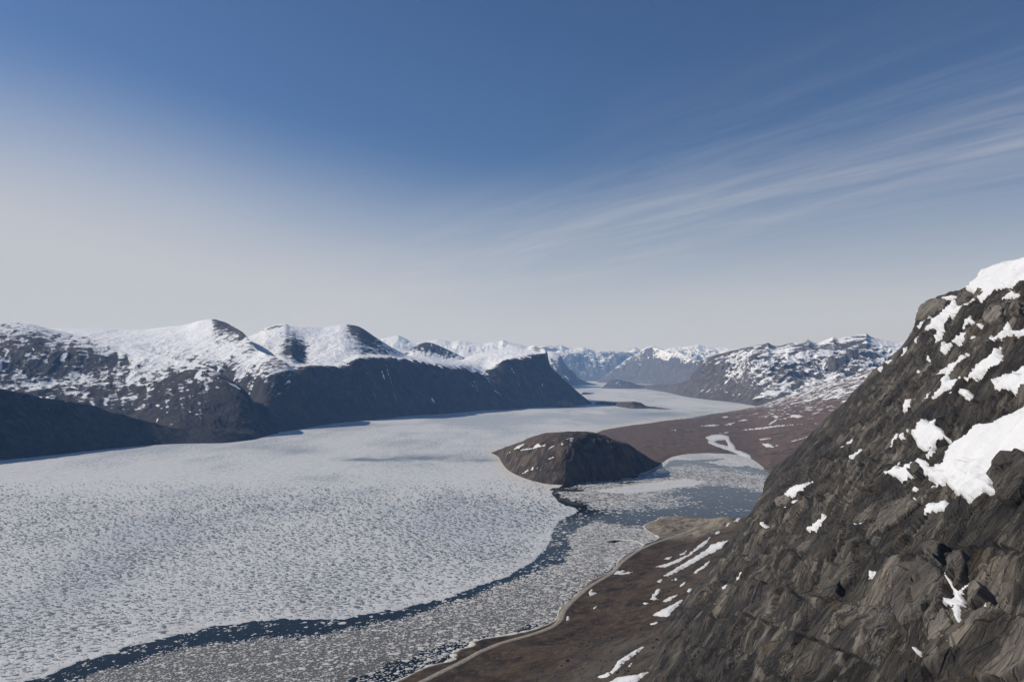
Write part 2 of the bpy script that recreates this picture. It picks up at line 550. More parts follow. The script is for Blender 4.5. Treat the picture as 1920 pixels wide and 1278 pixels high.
def water_mat():
    m, nt = new_mat('fjord_water')
    pos = nt.n('ShaderNodeNewGeometry').outputs['Position']
    n = nt.noise(pos, 0.012, 4.0, 0.55)
    c = nt.mix(n, (0.005, 0.008, 0.008, 1), (0.010, 0.014, 0.013, 1))
    b = nt.noise(nt.vmul(pos, (1.0, 0.6, 1.0)), 0.6, 4.0, 0.6)
    finish(nt, c, 0.12, 0.075, b, 0.05, 0.35)
    return m


M_WATER = water_mat()


def ice_mat():
    m, nt = new_mat('sea_ice')
    pos = nt.n('ShaderNodeNewGeometry').outputs['Position']
    tone = nt.attr('tone').outputs['Fac']
    wet = nt.attr('wet').outputs['Fac']
    dirt = nt.attr('dirt').outputs['Fac']
    far = nt.attr('far').outputs['Fac']
    n1 = nt.noise(pos, 0.05, 6.0, 0.65, 0.4)
    c = nt.mix(nt.ramp(n1, 0.3, 0.7), (0.50, 0.505, 0.50, 1), (0.64, 0.64, 0.63, 1))
    # melt water lying in the snow: blue-grey, where the sheet is sodden
    pud = nt.noise(nt.vmul(pos, (1.0, 0.8, 1.0)), 0.11, 3.0, 0.6, 0.5)
    tt = nt.math('ADD', pud, nt.math('MULTIPLY', nt.math('SUBTRACT', tone, 0.5), 0.5))
    pm = nt.math('MULTIPLY', nt.ramp(tt, 0.47, 0.62), nt.math('ADD', nt.math('MULTIPLY', far, 0.62), 0.18))
    c = nt.mix(pm, c, (0.26, 0.285, 0.30, 1))
    big = nt.ramp(tone, 0.48, 0.85)
    c = nt.mix(nt.math('MULTIPLY', big, 0.6), c, (0.42, 0.46, 0.49, 1))
    c = nt.mix(nt.math('MULTIPLY', dirt, nt.math('ADD', nt.ramp(n1, 0.3, 0.7), 0.3)), c, (0.60, 0.55, 0.45, 1))
    pond = nt.attr('pond').outputs['Fac']
    c = nt.mix(nt.math('MULTIPLY', pond, 0.92), c, (0.075, 0.088, 0.092, 1))
    c = nt.mix(wet, c, (0.15, 0.18, 0.20, 1))
    b = nt.noise(pos, 0.3, 5.0, 0.65)
    finish(nt, c, nt.math('SUBTRACT', 0.7, nt.math('MULTIPLY', nt.math('MAXIMUM', wet, pond), 0.4)), 0.2, b, 0.5, 0.5)
    return m


M_ICE = ice_mat()


def floe_mat():
    m, nt = new_mat('ice_floe')
    pos = nt.n('ShaderNodeNewGeometry').outputs['Position']
    tone = nt.attr('tone').outputs['Fac']
    c = nt.mix(tone, (0.17, 0.16, 0.14, 1), (0.70, 0.685, 0.65, 1))
    c = nt.mix(nt.math('MULTIPLY', nt.noise(pos, 0.9, 4.0, 0.7), 0.35), c, (0.42, 0.40, 0.36, 1))
    finish(nt, c, 0.6, 0.3)
    return m


M_FLOE = floe_mat()

# ------------------------------------------------------------------ lofted mountains
PROJ = {}


def loft(name, px0, px1, step, rails, segs, mat, seed=1, wl=420.0, gl=130.0, parent=None, smooth_it=2, lin=False, chute=1.0):
    """surface strung over rails; each rail: line (px,py) + depth rule, snow value, rough, gully"""
    px = np.arange(px0, px1 + 0.01, step)
    P = []; S = []; A = []; G = []
    y0 = None

    def ev(v):
        if isinstance(v, (int, float)):
            return np.full(px.shape, float(v))
        return pchip(px, v)
    def evl(v):
        v = np.asarray(v, float)
        return np.interp(px, v[:, 0], v[:, 1]) if lin else pchip(px, v)
    for r in rails:
        if r['d'] == 'g':
            py = ev(r['line']); y = ground_y(px, py)
            pt = at_y(px, py, y)
        elif r['d'] == 'o':
            py = evl(r['line']); y = y0 + ev(r['v'])
            pt = at_y(px, py, y)
        elif r['d'] == 'a':
            py = evl(r['line']); y = ev(r['v'])
            pt = at_y(px, py, y)
        elif r['d'] == 'oz':
            y = y0 + ev(r['v'])
            a, _ = ray(px, 700.0)
            pt = np.stack([a * y, y, ev(r['z'])], -1)
        elif r['d'] == 'az':
            y = ev(r['v'])
            a, _ = ray(px, 700.0)
            pt = np.stack([a * y, y, ev(r['z'])], -1)
        if y0 is None:
            y0 = y
        P.append(pt); S.append(ev(r.get('snow', 0))); A.append(ev(r.get('amp', 0))); G.append(ev(r.get('gul', 0)))
    P, S, A, G = map(np.array, (P, S, A, G))
    v = np.concatenate([np.linspace(i, i + 1, n, endpoint=False) for i, n in enumerate(segs)] + [[len(rails) - 1.0]])
    i = np.minimum(v.astype(int), len(rails) - 2); u = (v - i)[:, None]
    V = P[i] * (1 - u[..., None]) + P[i + 1] * u[..., None]
    S = S[i] * (1 - u) + S[i + 1] * u
    A = A[i] * (1 - u) + A[i + 1] * u
    G = G[i] * (1 - u) + G[i + 1] * u
    for _ in range(smooth_it):                       # round the profile a little
        W = V.copy()
        W[1:-1] = 0.5 * V[1:-1] + 0.25 * (V[:-2] + V[2:])
        V = W
    x, y = V[..., 0].copy(), V[..., 1].copy()
    # slope strike coordinate: position along the shore direction
    dxy = P[0][-1, :2] - P[0][0, :2]
    dxy = dxy / np.linalg.norm(dxy)
    sc = x * dxy[0] + y * dxy[1]
    tc_ = -x * dxy[1] + y * dxy[0]
    n = fbm(x / wl, y / wl, 6, seed)
    wob = fbm(x / 260.0, y / 260.0, 3, seed + 3) * 60
    g = ridged((sc + wob) / gl, tc_ / (gl * 6.0), 4, seed + 50, 0.55)
    rg = ridged(x / (wl * 0.3), y / (wl * 0.3), 5, seed + 90, 0.6)
    bl = voronoi((sc + wob * 0.4) / (gl * 0.45), tc_ / (gl * 0.5) + V[..., 2] / (gl * 0.7), seed + 95)
    V[..., 2] += A * (n * 1.6 + 0.7 * (rg - 0.1)) + G * (g - 0.1) + (0.35 * G + 0.12 * A) * (bl[2] - 0.5)
    V[..., 1] -= G * 0.5 * (g - 0.1)
    # snow lies in the gullies and runs down in tongues from the upper edge
    mid = np.clip(S * 4, 0, 1) * np.clip((1 - S) * 4, 0, 1)
    tong = fbm(sc / (gl * 0.28), tc_ / (gl * 2.2), 4, seed + 70)
    couloir = sstep(1 - 2 * np.abs(perlin((sc + wob * 1.6) / (gl * 1.1), tc_ / (gl * 9.0), seed + 57)), 0.84, 0.97)
    S = np.clip(S + 0.45 * tong * mid * (0.25 + 0.75 * np.clip(G / 12.0, 0, 1)) * chute + 1.0 * chute * couloir * np.clip(G / 12.0, 0, 1) * sstep(fbm(sc / 160, tc_ / 130, 3, seed + 77), 0.0, 0.3), 0, 1)
    o = grid_mesh(name, V, mat, {'snow': S}, flip=True)
    PROJ[o.name] = V
    if parent:
        o.parent = parent
    return o, V


def K(o, label, cat='mountain'):
    return tag(o, label, cat, 'structure')


# dark hill in its own shadow on the left
o, V = loft('mountain', -260, 500, 2.0, [
    dict(line=[(-260, 892), (-100, 874), (0, 863), (100, 853), (200, 842), (300, 833.5), (352, 831.5), (400, 831), (470, 825), (500, 817.5)], d='g', snow=0),
    dict(line=[(-260, 700), (-100, 716), (0, 729), (67, 741), (133, 752), (180, 760), (213, 773), (253, 786), (310, 801), (352, 807), (400, 811), (450, 813), (480, 815.5), (500, 817)],
         d='o', v=[(-260, 300), (0, 265), (180, 200), (253, 150), (310, 95), (400, 75), (470, 55), (500, 4)], snow=[(-260, 0), (300, 0.02), (360, 0.1), (460, 0.1), (500, 0)], amp=[(-260, 16), (250, 12), (310, 10), (450, 7), (500, 0)], gul=[(-260, 8), (250, 7), (450, 5), (500, 0)]),
    dict(d='oz', v=[(-260, 620), (0, 560), (253, 330), (352, 230), (470, 160), (500, 14)], z=[(-260, 120), (0, 90), (253, 30), (352, 10), (470, 2), (500, -4)], snow=0.1),
], [60, 12], M_MTN, 3)
K(o, 'dark shaded bare hill rising from the ice at the left edge')

# broad dome with the snow-striped bench in front of it
o, V = loft('mountain', -260, 522, 1.7, [
    dict(line=[(-260, 838), (0, 826), (200, 822), (300, 828), (350, 831), (400, 831), (470, 825), (500, 817), (522, 812)], d='g', snow=0.02),
    dict(line=[(-260, 770), (0, 765), (150, 770), (213, 777), (253, 785), (330, 792), (400, 800), (470, 806), (522, 811)], d='o',
         v=[(-260, 280), (400, 240), (480, 130), (522, 10)], snow=[(-260, 0.22), (200, 0.24), (400, 0.2), (480, 0.08), (522, 0.0)], amp=[(-260, 24), (480, 16), (522, 0)], gul=[(-260, 8), (480, 8), (522, 0)]),
    dict(line=[(-260, 738), (0, 727), (70, 724), (150, 717), (220, 704), (330, 699), (380, 702), (430, 722), (467, 752), (490, 787), (522, 810.5)], d='o',
         v=[(-260, 950), (300, 900), (400, 650), (480, 260), (522, 14)], snow=[(-260, 0.55), (200, 0.5), (380, 0.44), (440, 0.22), (480, 0.05)], amp=[(-260, 30), (480, 16), (522, 0)], gul=[(-260, 8), (480, 8), (522, 0)]),
    dict(line=[(-260, 670), (0, 668), (100, 668), (180, 670), (233, 676), (300, 684), (340, 688), (383, 694), (433, 717), (467, 746), (490, 784), (522, 810)], d='o',
         v=[(-260, 1180), (200, 1130), (300, 1080), (400, 820), (480, 290), (522, 18)], snow=[(-260, 0.3), (120, 0.28), (215, 0.4), (260, 0.75), (383, 0.55), (450, 0.12)], amp=[(-260, 34), (430, 14), (522, 0)], gul=[(-260, 14), (200, 10), (400, 6), (522, 0)]),
    dict(line=[(-260, 612), (-60, 604), (0, 605), (30, 603), (60, 606), (90, 614), (130, 624), (180, 635), (233, 647), (290, 662), (333, 674), (383, 685), (433, 712), (467, 740), (483, 768), (500, 798), (522, 809.5)], d='o',
         v=[(-260, 1950), (100, 1900), (233, 1500), (333, 1150), (433, 700), (483, 330), (522, 22)], snow=[(-260, 0.58), (0, 0.58), (150, 0.66), (200, 0.8), (383, 0.66), (440, 0.2)], amp=[(-260, 8), (430, 3), (522, 0)]),
    dict(d='oz', v=[(-260, 3200), (233, 2600), (433, 1300), (522, 60)], z=[(-260, 200), (400, 60), (522, -5)], snow=0.8),
], [26, 60, 46, 46, 10], M_MTN, 9)
K(o, 'broad snow-dusted dome with a striped bench above the ice')

# peak with the sunlit snow shoulder
o, V = loft('mountain', 20, 655, 1.7, [
    dict(line=[(20, 785), (300, 791), (400, 797), (470, 807), (500, 812), (530, 809.5), (560, 805), (610, 796), (655, 790.5)], d='g', snow=0.0),
    dict(line=[(20, 770), (400, 770), (500, 784), (560, 786), (600, 785), (633, 784), (655, 789.5)], d='o', v=[(20, 170), (600, 150), (655, 12)], snow=0.05, amp=[(20, 16), (600, 10), (655, 0)], gul=[(20, 6), (600, 6), (655, 0)]),
    dict(line=[(20, 690), (300, 692), (383, 690), (433, 702), (470, 714), (500, 712), (530, 702), (547, 697), (575, 713), (600, 726), (623, 742), (633, 757), (655, 789)], d='o',
         v=[(20, 560), (530, 500), (600, 330), (655, 16)], snow=[(20, 0.35), (430, 0.45), (540, 0.35), (580, 0.05), (655, 0)], amp=[(20, 20), (600, 8), (655, 0)], gul=[(20, 24), (560, 18), (640, 1), (655, 0)]),
    dict(line=[(20, 655), (233, 650), (300, 654), (350, 657), (400, 658), (443, 664), (480, 674), (510, 681), (535, 690), (550, 698), (575, 712), (600, 725), (623, 741), (633, 756), (655, 788.7)], d='o',
         v=[(20, 1000), (480, 900), (540, 620), (600, 350), (655, 18)], snow=[(20, 0.74), (300, 0.76), (440, 0.72), (490, 0.62), (520, 0.55), (548, 0.45), (580, 0.05)], amp=[(20, 22), (520, 12), (600, 3), (655, 0)], gul=[(20, 3), (655, 0)]),
    dict(line=[(20, 628), (60, 620), (103, 615), (170, 616), (230, 618), (270, 617), (300, 613), (350, 607), (375, 600), (400, 597), (420, 602), (437, 611), (455, 622), (466, 634), (480, 653), (500, 663), (533, 677), (548, 690), (567, 705), (600, 723), (623, 740), (633, 755), (655, 788.4)], d='o',
         v=[(20, 2100), (400, 1900), (437, 1700), (470, 1250), (500, 1000), (548, 640), (600, 370), (655, 22)], snow=[(20, 0.72), (200, 0.7), (300, 0.85), (385, 0.95), (396, 0.6), (404, 0.25), (445, 0.25), (470, 0.5), (500, 0.7), (530, 0.6), (548, 0.45), (580, 0.05)], amp=[(20, 6), (500, 3), (655, 0)]),  # rock bared right of the summit also paints in that flank's weak shade
    dict(d='oz', v=[(20, 3400), (437, 2800), (548, 1000), (655, 60)], z=[(20, 260), (437, 260), (548, 80), (655, -5)], snow=0.6),
], [14, 46, 40, 60, 14], M_MTN, 21)
K(o, 'rounded snowy peak with a bright white shoulder above dark bluffs')

# the long cliff massif ending in the sharp prow
RIGHT = [(1029, 680), (1034, 690), (1050, 704), (1067, 720), (1090, 740), (1107, 753), (1112, 756.5)]
o, V = loft('mountain', 440, 1112, 1.5, [
    dict(line=[(440, 797), (560, 795.5), (610, 793), (655, 790.8), (700, 787.5), (725, 785), (760, 780), (840, 775), (900, 770), (960, 767), (1020, 763), (1060, 762), (1105, 757.6), (1112, 757)], d='g', snow=0.0),
    dict(line=[(440, 770), (560, 772), (640, 772), (700, 768), (760, 755), (840, 745), (900, 742), (960, 738), (1010, 733), (1050, 737), (1080, 746), (1107, 755), (1112, 756.7)], d='o',
         v=[(440, 190), (640, 190), (720, 130), (960, 120), (1050, 110), (1112, 8)], snow=[(440, 0.05), (700, 0.05), (1112, 0.03)], amp=[(440, 6), (1050, 5), (1112, 0)], gul=[(440, 5), (740, 14), (1040, 12), (1112, 0)]),
    dict(line=[(440, 702), (540, 697), (600, 695), (633, 694), (683, 678), (717, 676), (767, 681), (817, 689), (867, 698), (900, 704), (933, 689), (947, 678), (967, 679), (1000, 672), (1025, 667)] + RIGHT, d='o',
         v=[(440, 420), (1020, 380), (1032, 330), (1067, 190), (1112, 16)], snow=[(440, 0.35), (680, 0.3), (720, 0.22), (800, 0.3), (900, 0.4), (935, 0.35), (960, 0.2), (1024, 0.08), (1035, 0.02)], amp=[(440, 6), (1020, 4), (1112, 0)], gul=[(440, 22), (700, 34), (1010, 24), (1040, 4), (1112, 0)]),
    dict(line=[(440, 690), (540, 688), (600, 686), (633, 686), (683, 672), (717, 670), (767, 675), (817, 681), (867, 687), (900, 690), (933, 679), (960, 672), (1000, 665), (1024, 663)] + RIGHT, d='o',
         v=[(440, 620), (1010, 560), (1024, 430), (1035, 340), (1067, 195), (1112, 18)], snow=[(440, 0.72), (600, 0.68), (700, 0.68), (800, 0.75), (900, 0.8), (1000, 0.74), (1022, 0.55), (1030, 0.03)], amp=[(440, 12), (1000, 8), (1030, 1), (1112, 0)], gul=[(440, 6), (1000, 6), (1030, 0)]),
    dict(line=[(440, 668), (500, 663), (545, 655), (558, 668), (574, 676), (600, 668), (650, 655), (700, 663), (740, 670), (800, 675), (850, 679), (900, 674), (940, 666), (980, 659), (1005, 657), (1020, 657), (1026, 662)] + RIGHT, d='o',
         v=[(440, 1100), (980, 1000), (1020, 620), (1035, 350), (1067, 200), (1112, 20)], snow=[(440, 0.82), (520, 0.74), (540, 0.3), (566, 0.2), (582, 0.74), (640, 0.84), (670, 0.7), (690, 0.42), (720, 0.5), (760, 0.75), (800, 0.82), (980, 0.9), (1005, 0.55), (1022, 0.7), (1030, 0.03)], amp=[(440, 22), (540, 22), (760, 14), (1000, 8), (1040, 1), (1112, 0)]),
    dict(line=[(440, 636), (470, 628), (490, 619), (500, 613), (512, 610), (520, 608), (535, 606), (545, 610), (575, 611), (600, 612), (630, 609), (640, 607), (653, 607), (670, 609), (680, 614), (690, 621), (705, 632), (725, 645), (745, 656), (765, 666), (800, 671), (860, 674), (890, 664), (933, 654), (977, 648), (988, 650), (1000, 647), (1008, 650), (1017, 651), (1022, 654), (1027, 662)] + RIGHT, d='o',
         v=[(440, 2100), (650, 1900), (760, 1500), (980, 1500), (1020, 800), (1035, 360), (1067, 205), (1112, 22)], snow=[(440, 0.95), (510, 0.6), (535, 0.72), (644, 0.9), (652, 0.4), (668, 0.2), (700, 0.25), (730, 0.5), (770, 0.8), (940, 0.9), (990, 0.6), (1010, 0.5), (1022, 0.6), (1030, 0.03)], amp=[(440, 6), (700, 4), (1000, 3), (1112, 0)]),
    dict(d='oz', v=[(440, 3400), (980, 2400), (1035, 700), (1112, 60)], z=[(440, 250), (760, 200), (980, 200), (1035, 100), (1112, -5)], snow=0.7),
], [16, 66, 16, 34, 54, 12], M_MTN, 33, 300.0, 120.0)
K(o, 'long dark cliff under a snow plateau, ending in a sharp prow')

# dark peak standing behind the plateau
o, V = loft('mountain', 740, 892, 1.3, [
    dict(line=[(740, 678), (892, 680)], d='a', v=7600, snow=0.75),
    dict(line=[(740, 673), (763, 664), (780, 656), (800, 654), (830, 662), (860, 671), (892, 678)], d='a', v=7850, snow=[(740, 0.7), (780, 0.5), (810, 0.25), (850, 0.4), (892, 0.7)], amp=14, gul=10),
    dict(line=[(740, 672), (763, 659), (780, 648), (793, 642), (800, 641), (813, 643), (833, 652), (853, 662), (877, 673), (892, 677)], d='a', v=8050, snow=[(740, 0.6), (800, 0.2), (892, 0.6)], amp=5),
    dict(d='az', v=8700, z=150, snow=0.5)], [16, 22, 8], M_MTN, 41, 240, 80)
K(o, 'small dark rocky peak poking out of the snow plateau')

# distant snow peaks beyond the plateau
o, V = loft('mountain', 660, 1026, 1.3, [
    dict(line=[(660, 690), (1060, 690)], d='a', v=12500, snow=0.9),
    dict(line=[(660, 655), (735, 650), (800, 655), (860, 655), (940, 655), (1000, 660), (1060, 668)], d='a', v=13300, snow=0.9, amp=40, gul=25),
    dict(line=[(660, 645), (690, 640), (715, 636), (735, 631), (747, 628), (758, 633), (770, 639), (790, 641), (806, 637), (820, 635), (835, 636), (846, 640), (862, 638), (880, 640), (905, 644), (922, 641), (935, 640), (943, 636), (952, 640), (975, 645), (1000, 652), (1030, 660), (1060, 666)], d='a', v=14000, snow=0.72, amp=14),
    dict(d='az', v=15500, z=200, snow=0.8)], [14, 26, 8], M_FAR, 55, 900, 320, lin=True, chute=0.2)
K(o, 'hazy white peaks on the skyline behind the dark rocky peak')

# dark spur behind the prow
o, V = loft('mountain', 985, 1120, 1.0, [
    dict(line=[(985, 722.5), (1060, 722.8), (1095, 722.4), (1120, 721)], d='g', snow=0.0),
    dict(line=[(985, 700), (1030, 702), (1057, 706), (1077, 711), (1100, 717.5), (1120, 720.8)], d='o', v=[(985, 300), (1077, 200), (1120, 10)], snow=0.25, amp=[(985, 15), (1120, 0)], gul=[(985, 30), (1120, 0)]),
    dict(line=[(985, 655), (1030, 656), (1048, 662), (1053, 668), (1057, 677), (1067, 690), (1077, 697), (1083, 707), (1100, 715.5), (1120, 720.6)], d='o', v=[(985, 800), (1057, 600), (1120, 20)], snow=[(985, 0.8), (1045, 0.7), (1060, 0.2), (1120, 0.05)], amp=[(985, 8), (1120, 0)]),
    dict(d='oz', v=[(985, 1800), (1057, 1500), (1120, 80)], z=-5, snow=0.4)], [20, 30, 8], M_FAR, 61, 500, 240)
K(o, 'dark bluish headland stepping down behind the sharp prow')

# far end of the fjord
o, V = loft('mountain', 990, 1450, 1.0, [
    dict(line=[(990, 713), (1450, 713)], d='g', snow=0.0),
    dict(line=[(990, 704), (1450, 704)], d='o', v=700, snow=0.3, amp=40, gul=40),
    dict(line=[(990, 676), (1060, 678), (1120, 676), (1180, 672), (1230, 672), (1290, 670), (1450, 672)], d='o', v=1700, snow=[(990, 0.46), (1250, 0.46), (1290, 0.6), (1450, 0.7)], amp=150, gul=70),
    dict(line=[(990, 652), (1030, 648), (1053, 647), (1067, 653), (1080, 652), (1093, 650), (1117, 657), (1133, 658), (1150, 657), (1167, 657), (1180, 654), (1190, 650), (1201, 656), (1213, 651), (1224, 648), (1235, 651), (1245, 655), (1256, 651), (1271, 651), (1291, 648), (1309, 645), (1323, 649), (1340, 652), (1364, 650), (1400, 652), (1450, 655)], d='o', v=3000, snow=[(990, 0.58), (1200, 0.56), (1260, 0.74), (1450, 0.88)], amp=26),
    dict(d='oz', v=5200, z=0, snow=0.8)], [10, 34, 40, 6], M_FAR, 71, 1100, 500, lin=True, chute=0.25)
K(o, 'pale blue mountain wall closing the far end of the fjord')

# nearer ridge stepping in from the right in front of the far wall
o, V = loft('mountain', 1120, 1345, 1.0, [
    dict(line=[(1120, 717), (1200, 719.5), (1260, 723), (1345, 731)], d='g', snow=0.0),
    dict(line=[(1120, 715), (1160, 709), (1200, 706), (1260, 708), (1345, 716)], d='o', v=[(1120, 60), (1180, 350), (1345, 400)], snow=0.2, amp=[(1120, 2), (1180, 30), (1345, 30)], gul=[(1120, 0), (1180, 30), (1345, 30)]),
    dict(line=[(1120, 713.5), (1145, 700), (1165, 690), (1190, 680), (1224, 672), (1260, 676), (1300, 686), (1345, 700)], d='o', v=[(1120, 120), (1180, 800), (1345, 900)], snow=[(1120, 0.3), (1200, 0.52), (1345, 0.55)], amp=[(1120, 2), (1180, 70), (1345, 70)], gul=[(1120, 0), (1180, 55), (1345, 55)]),
    dict(line=[(1120, 713), (1135, 703), (1150, 691), (1163, 683), (1175, 672), (1186, 667), (1200, 660), (1213, 652), (1224, 648.5), (1232, 651), (1246, 657), (1258, 660), (1270, 659), (1284, 666), (1300, 672), (1345, 690)], d='o', v=[(1120, 160), (1180, 1300), (1345, 1500)], snow=[(1120, 0.3), (1200, 0.62), (1250, 0.7), (1345, 0.65)], amp=[(1120, 1), (1180, 14), (1345, 14)]),
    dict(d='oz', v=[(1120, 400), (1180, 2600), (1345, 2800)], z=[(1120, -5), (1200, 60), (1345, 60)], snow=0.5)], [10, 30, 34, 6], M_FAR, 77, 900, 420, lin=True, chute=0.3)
K(o, 'blue-grey ridge stepping in from the right before the far wall')

# right mountain with patchy snow
o, V = loft('mountain', 1205, 1960, 1.6, [
    dict(line=[(1205, 728.5), (1250, 735.5), (1282, 743), (1335, 750), (1382, 755), (1420, 761), (1500, 764), (1700, 766), (1960, 768)], d='g', snow=0.0),
    dict(line=[(1205, 724), (1250, 729), (1300, 731), (1350, 737), (1420, 746), (1500, 745), (1700, 740), (1960, 735)], d='o', v=[(1205, 200), (1300, 350), (1960, 300)], snow=[(1205, 0.05), (1300, 0.3), (1400, 0.45), (1960, 0.5)], amp=20, gul=16),
    dict(line=[(1205, 722), (1260, 723), (1290, 719), (1304, 702), (1350, 695), (1420, 692), (1500, 690), (1600, 686), (1700, 690), (1960, 690)], d='o', v=[(1205, 400), (1290, 600), (1350, 950), (1960, 900)], snow=[(1205, 0.1), (1290, 0.2), (1350, 0.42), (1450, 0.56), (1600, 0.5), (1960, 0.55)], amp=[(1205, 4), (1290, 25), (1400, 75), (1960, 75)], gul=[(1205, 2), (1300, 25), (1400, 50), (1960, 50)]),
    dict(line=[(1205, 721.5), (1250, 721), (1280, 718), (1292, 712), (1303, 696), (1312, 677), (1335, 667), (1364, 659), (1382, 654), (1411, 648), (1422, 645), (1432, 644), (1440, 641), (1447, 646), (1458, 648), (1466, 647), (1487, 641), (1504, 639), (1516, 636), (1524, 640), (1535, 641), (1550, 636), (1562, 631), (1570, 634), (1580, 632), (1597, 628), (1612, 627), (1624, 624), (1632, 630), (1645, 634), (1656, 637), (1679, 640), (1700, 641), (1800, 640), (1960, 650)], d='o',
         v=[(1205, 600), (1290, 900), (1312, 1300), (1400, 2000), (1960, 2000)], snow=[(1205, 0.1), (1312, 0.4), (1400, 0.42), (1500, 0.44), (1560, 0.52), (1660, 0.7), (1960, 0.8)], amp=[(1205, 2), (1312, 8), (1960, 10)]),
    dict(d='oz', v=[(1205, 1500), (1312, 2600), (1960, 3800)], z=[(1205, -5), (1312, 60), (1960, 150)], snow=0.6)], [20, 66, 76, 8], M_MTN_R, 83, 480.0, 260.0, lin=True, chute=0.35)
K(o, 'brown mountain mottled with snow on the right of the fjord')

# tundra plain and the striped slope rising from it on the right
NEAR_C = [(1095, 822), (1110, 830), (1150, 848), (1200, 862), (1240, 869), (1250, 862), (1262, 857), (1290, 852), (1330, 850), (1380, 853), (1410, 862), (1430, 876), (1445, 888), (1500, 892), (1700, 885), (1960, 875)]
FARLINE = [(1095, 818), (1110, 814), (1130, 806), (1180, 797), (1215, 793), (1250, 788), (1310, 783), (1340, 779), (1380, 770), (1405, 764.5), (1420, 761), (1452, 750), (1481, 744), (1510, 733), (1540, 720), (1570, 709), (1600, 702), (1640, 690), (1700, 672), (1800, 655), (1960, 640)]
fpx = np.array([1095, 1110, 1130, 1180, 1215, 1250, 1310, 1340, 1380, 1405])
fy = list(zip(fpx, ground_y(fpx, np.interp(fpx, [a for a, b in FARLINE], [b for a, b in FARLINE])))) + [(1420, 6350), (1480, 6150), (1540, 5700), (1600, 5400), (1700, 5000), (1960, 4600)]
c_near = dict(fy)
o, VC = loft('tundra_plain', 1095, 1960, 1.9, [
    dict(line=NEAR_C, d='g', snow=0.0),
    dict(d='oz', v=[(1095, 40), (1200, 120), (1300, 120), (1960, 120)], z=[(1095, 1.0), (1200, 3.5), (1400, 4), (1500, 8), (1960, 20)], snow=0.0, amp=0.6),
    dict(d='oz', v=[(1095, 120), (1150, 420), (1250, 900), (1400, 1100), (1500, 1000), (1700, 900), (1960, 800)], z=[(1095, 2), (1150, 4), (1300, 7), (1400, 14), (1450, 30), (1500, 48), (1600, 95), (1700, 165), (1960, 250)], snow=[(1095, 0), (1300, 0.04), (1400, 0.14), (1500, 0.24), (1600, 0.3), (1960, 0.35)], amp=[(1095, 1), (1400, 3), (1500, 7), (1960, 10)]),
    dict(d='oz', v=[(1095, 220), (1150, 900), (1250, 1600), (1330, 1900), (1400, 2200), (1500, 2100), (1700, 1800), (1960, 1600)], z=[(1095, 1.5), (1150, 3), (1300, 10), (1350, 22), (1400, 42), (1450, 75), (1500, 110), (1600, 185), (1700, 260), (1960, 380)], snow=[(1095, 0), (1280, 0.1), (1340, 0.3), (1420, 0.38), (1500, 0.43), (1600, 0.46), (1960, 0.5)], amp=[(1095, 1), (1300, 3), (1400, 8), (1960, 16)]),
    dict(line=FARLINE, d='a', v=fy, snow=[(1095, 0), (1300, 0.05), (1380, 0.3), (1450, 0.45), (1960, 0.5)], amp=[(1095, 0), (1400, 0), (1450, 5), (1960, 12)]),
    dict(d='az', v=[(a, b + 400) for a, b in fy], z=[(1095, -5), (1420, -5), (1500, 20), (1960, 200)], snow=0.4)], [8, 56, 50, 44, 6], M_PLAIN, 97, 300.0, 120.0)
tag(o, 'brown tundra plain sloping up to the right with snow stripes', 'plain', 'structure')
PLAIN = o

# island hill in the middle
o, VI = loft('island', 921, 1240, 0.9, [
    dict(line=[(921, 849), (935, 857), (942, 869), (950, 879), (968, 890), (998, 901), (1032, 908), (1058, 909), (1092, 905), (1122, 901), (1159, 898), (1189, 890), (1211, 884), (1234, 873), (1240, 868)], d='g', snow=0),
    dict(line=[(921, 848.8), (935, 852), (950, 864), (976, 872), (1000, 872), (1030, 868), (1060, 868), (1100, 866), (1140, 868), (1180, 870), (1210, 872), (1234, 870), (1240, 867.8)], d='o',
         v=[(921, 2), (950, 70), (1000, 75), (1040, 52), (1060, 38), (1150, 30), (1210, 22), (1240, 1)], snow=[(921, 0.1), (1000, 0.16), (1050, 0.03), (1240, 0.0)], amp=[(921, 1), (960, 5), (1200, 5), (1240, 0)], gul=[(921, 0), (1020, 4), (1080, 10), (1200, 9), (1240, 0)]),
    dict(line=[(921, 848.5), (950, 843), (976, 838), (1000, 833), (1030, 829), (1060, 826), (1100, 825), (1140, 830), (1170, 838), (1193, 850), (1211, 859), (1230, 866.5), (1240, 867.5)], d='o',
         v=[(921, 4), (950, 140), (1000, 160), (1060, 118), (1100, 95), (1170, 72), (1211, 50), (1240, 2)], snow=[(921, 0.2), (1000, 0.22), (1080, 0.1), (1120, 0.03), (1240, 0)], amp=[(921, 1), (960, 5), (1200, 5), (1240, 0)], gul=[(921, 0), (1060, 5), (1100, 11), (1200, 8), (1240, 0)]),
    dict(line=[(921, 848.2), (935, 843), (950, 837), (976, 828), (998, 818), (1024, 811), (1062, 809), (1099, 808), (1110, 809), (1118, 812), (1137, 817), (1155, 826), (1165, 828), (1174, 830), (1185, 836), (1193, 842), (1211, 854), (1230, 865), (1240, 867.2)], d='o',
         v=[(921, 6), (950, 260), (1000, 300), (1060, 230), (1110, 190), (1170, 150), (1211, 90), (1240, 3)], snow=[(921, 0.1), (1060, 0.15), (1110, 0.03), (1240, 0)], amp=[(921, 0.5), (960, 2), (1220, 2), (1240, 0)]),
    dict(d='oz', v=[(921, 10), (950, 480), (1060, 520), (1150, 420), (1211, 240), (1240, 8)], z=-3, snow=0)], [34, 46, 40, 14], M_ISL, 105, 70.0, 44.0)
tag(o, 'brown rocky island dome with a few snow flecks in the ice', 'island', 'structure')
ISLAND = o


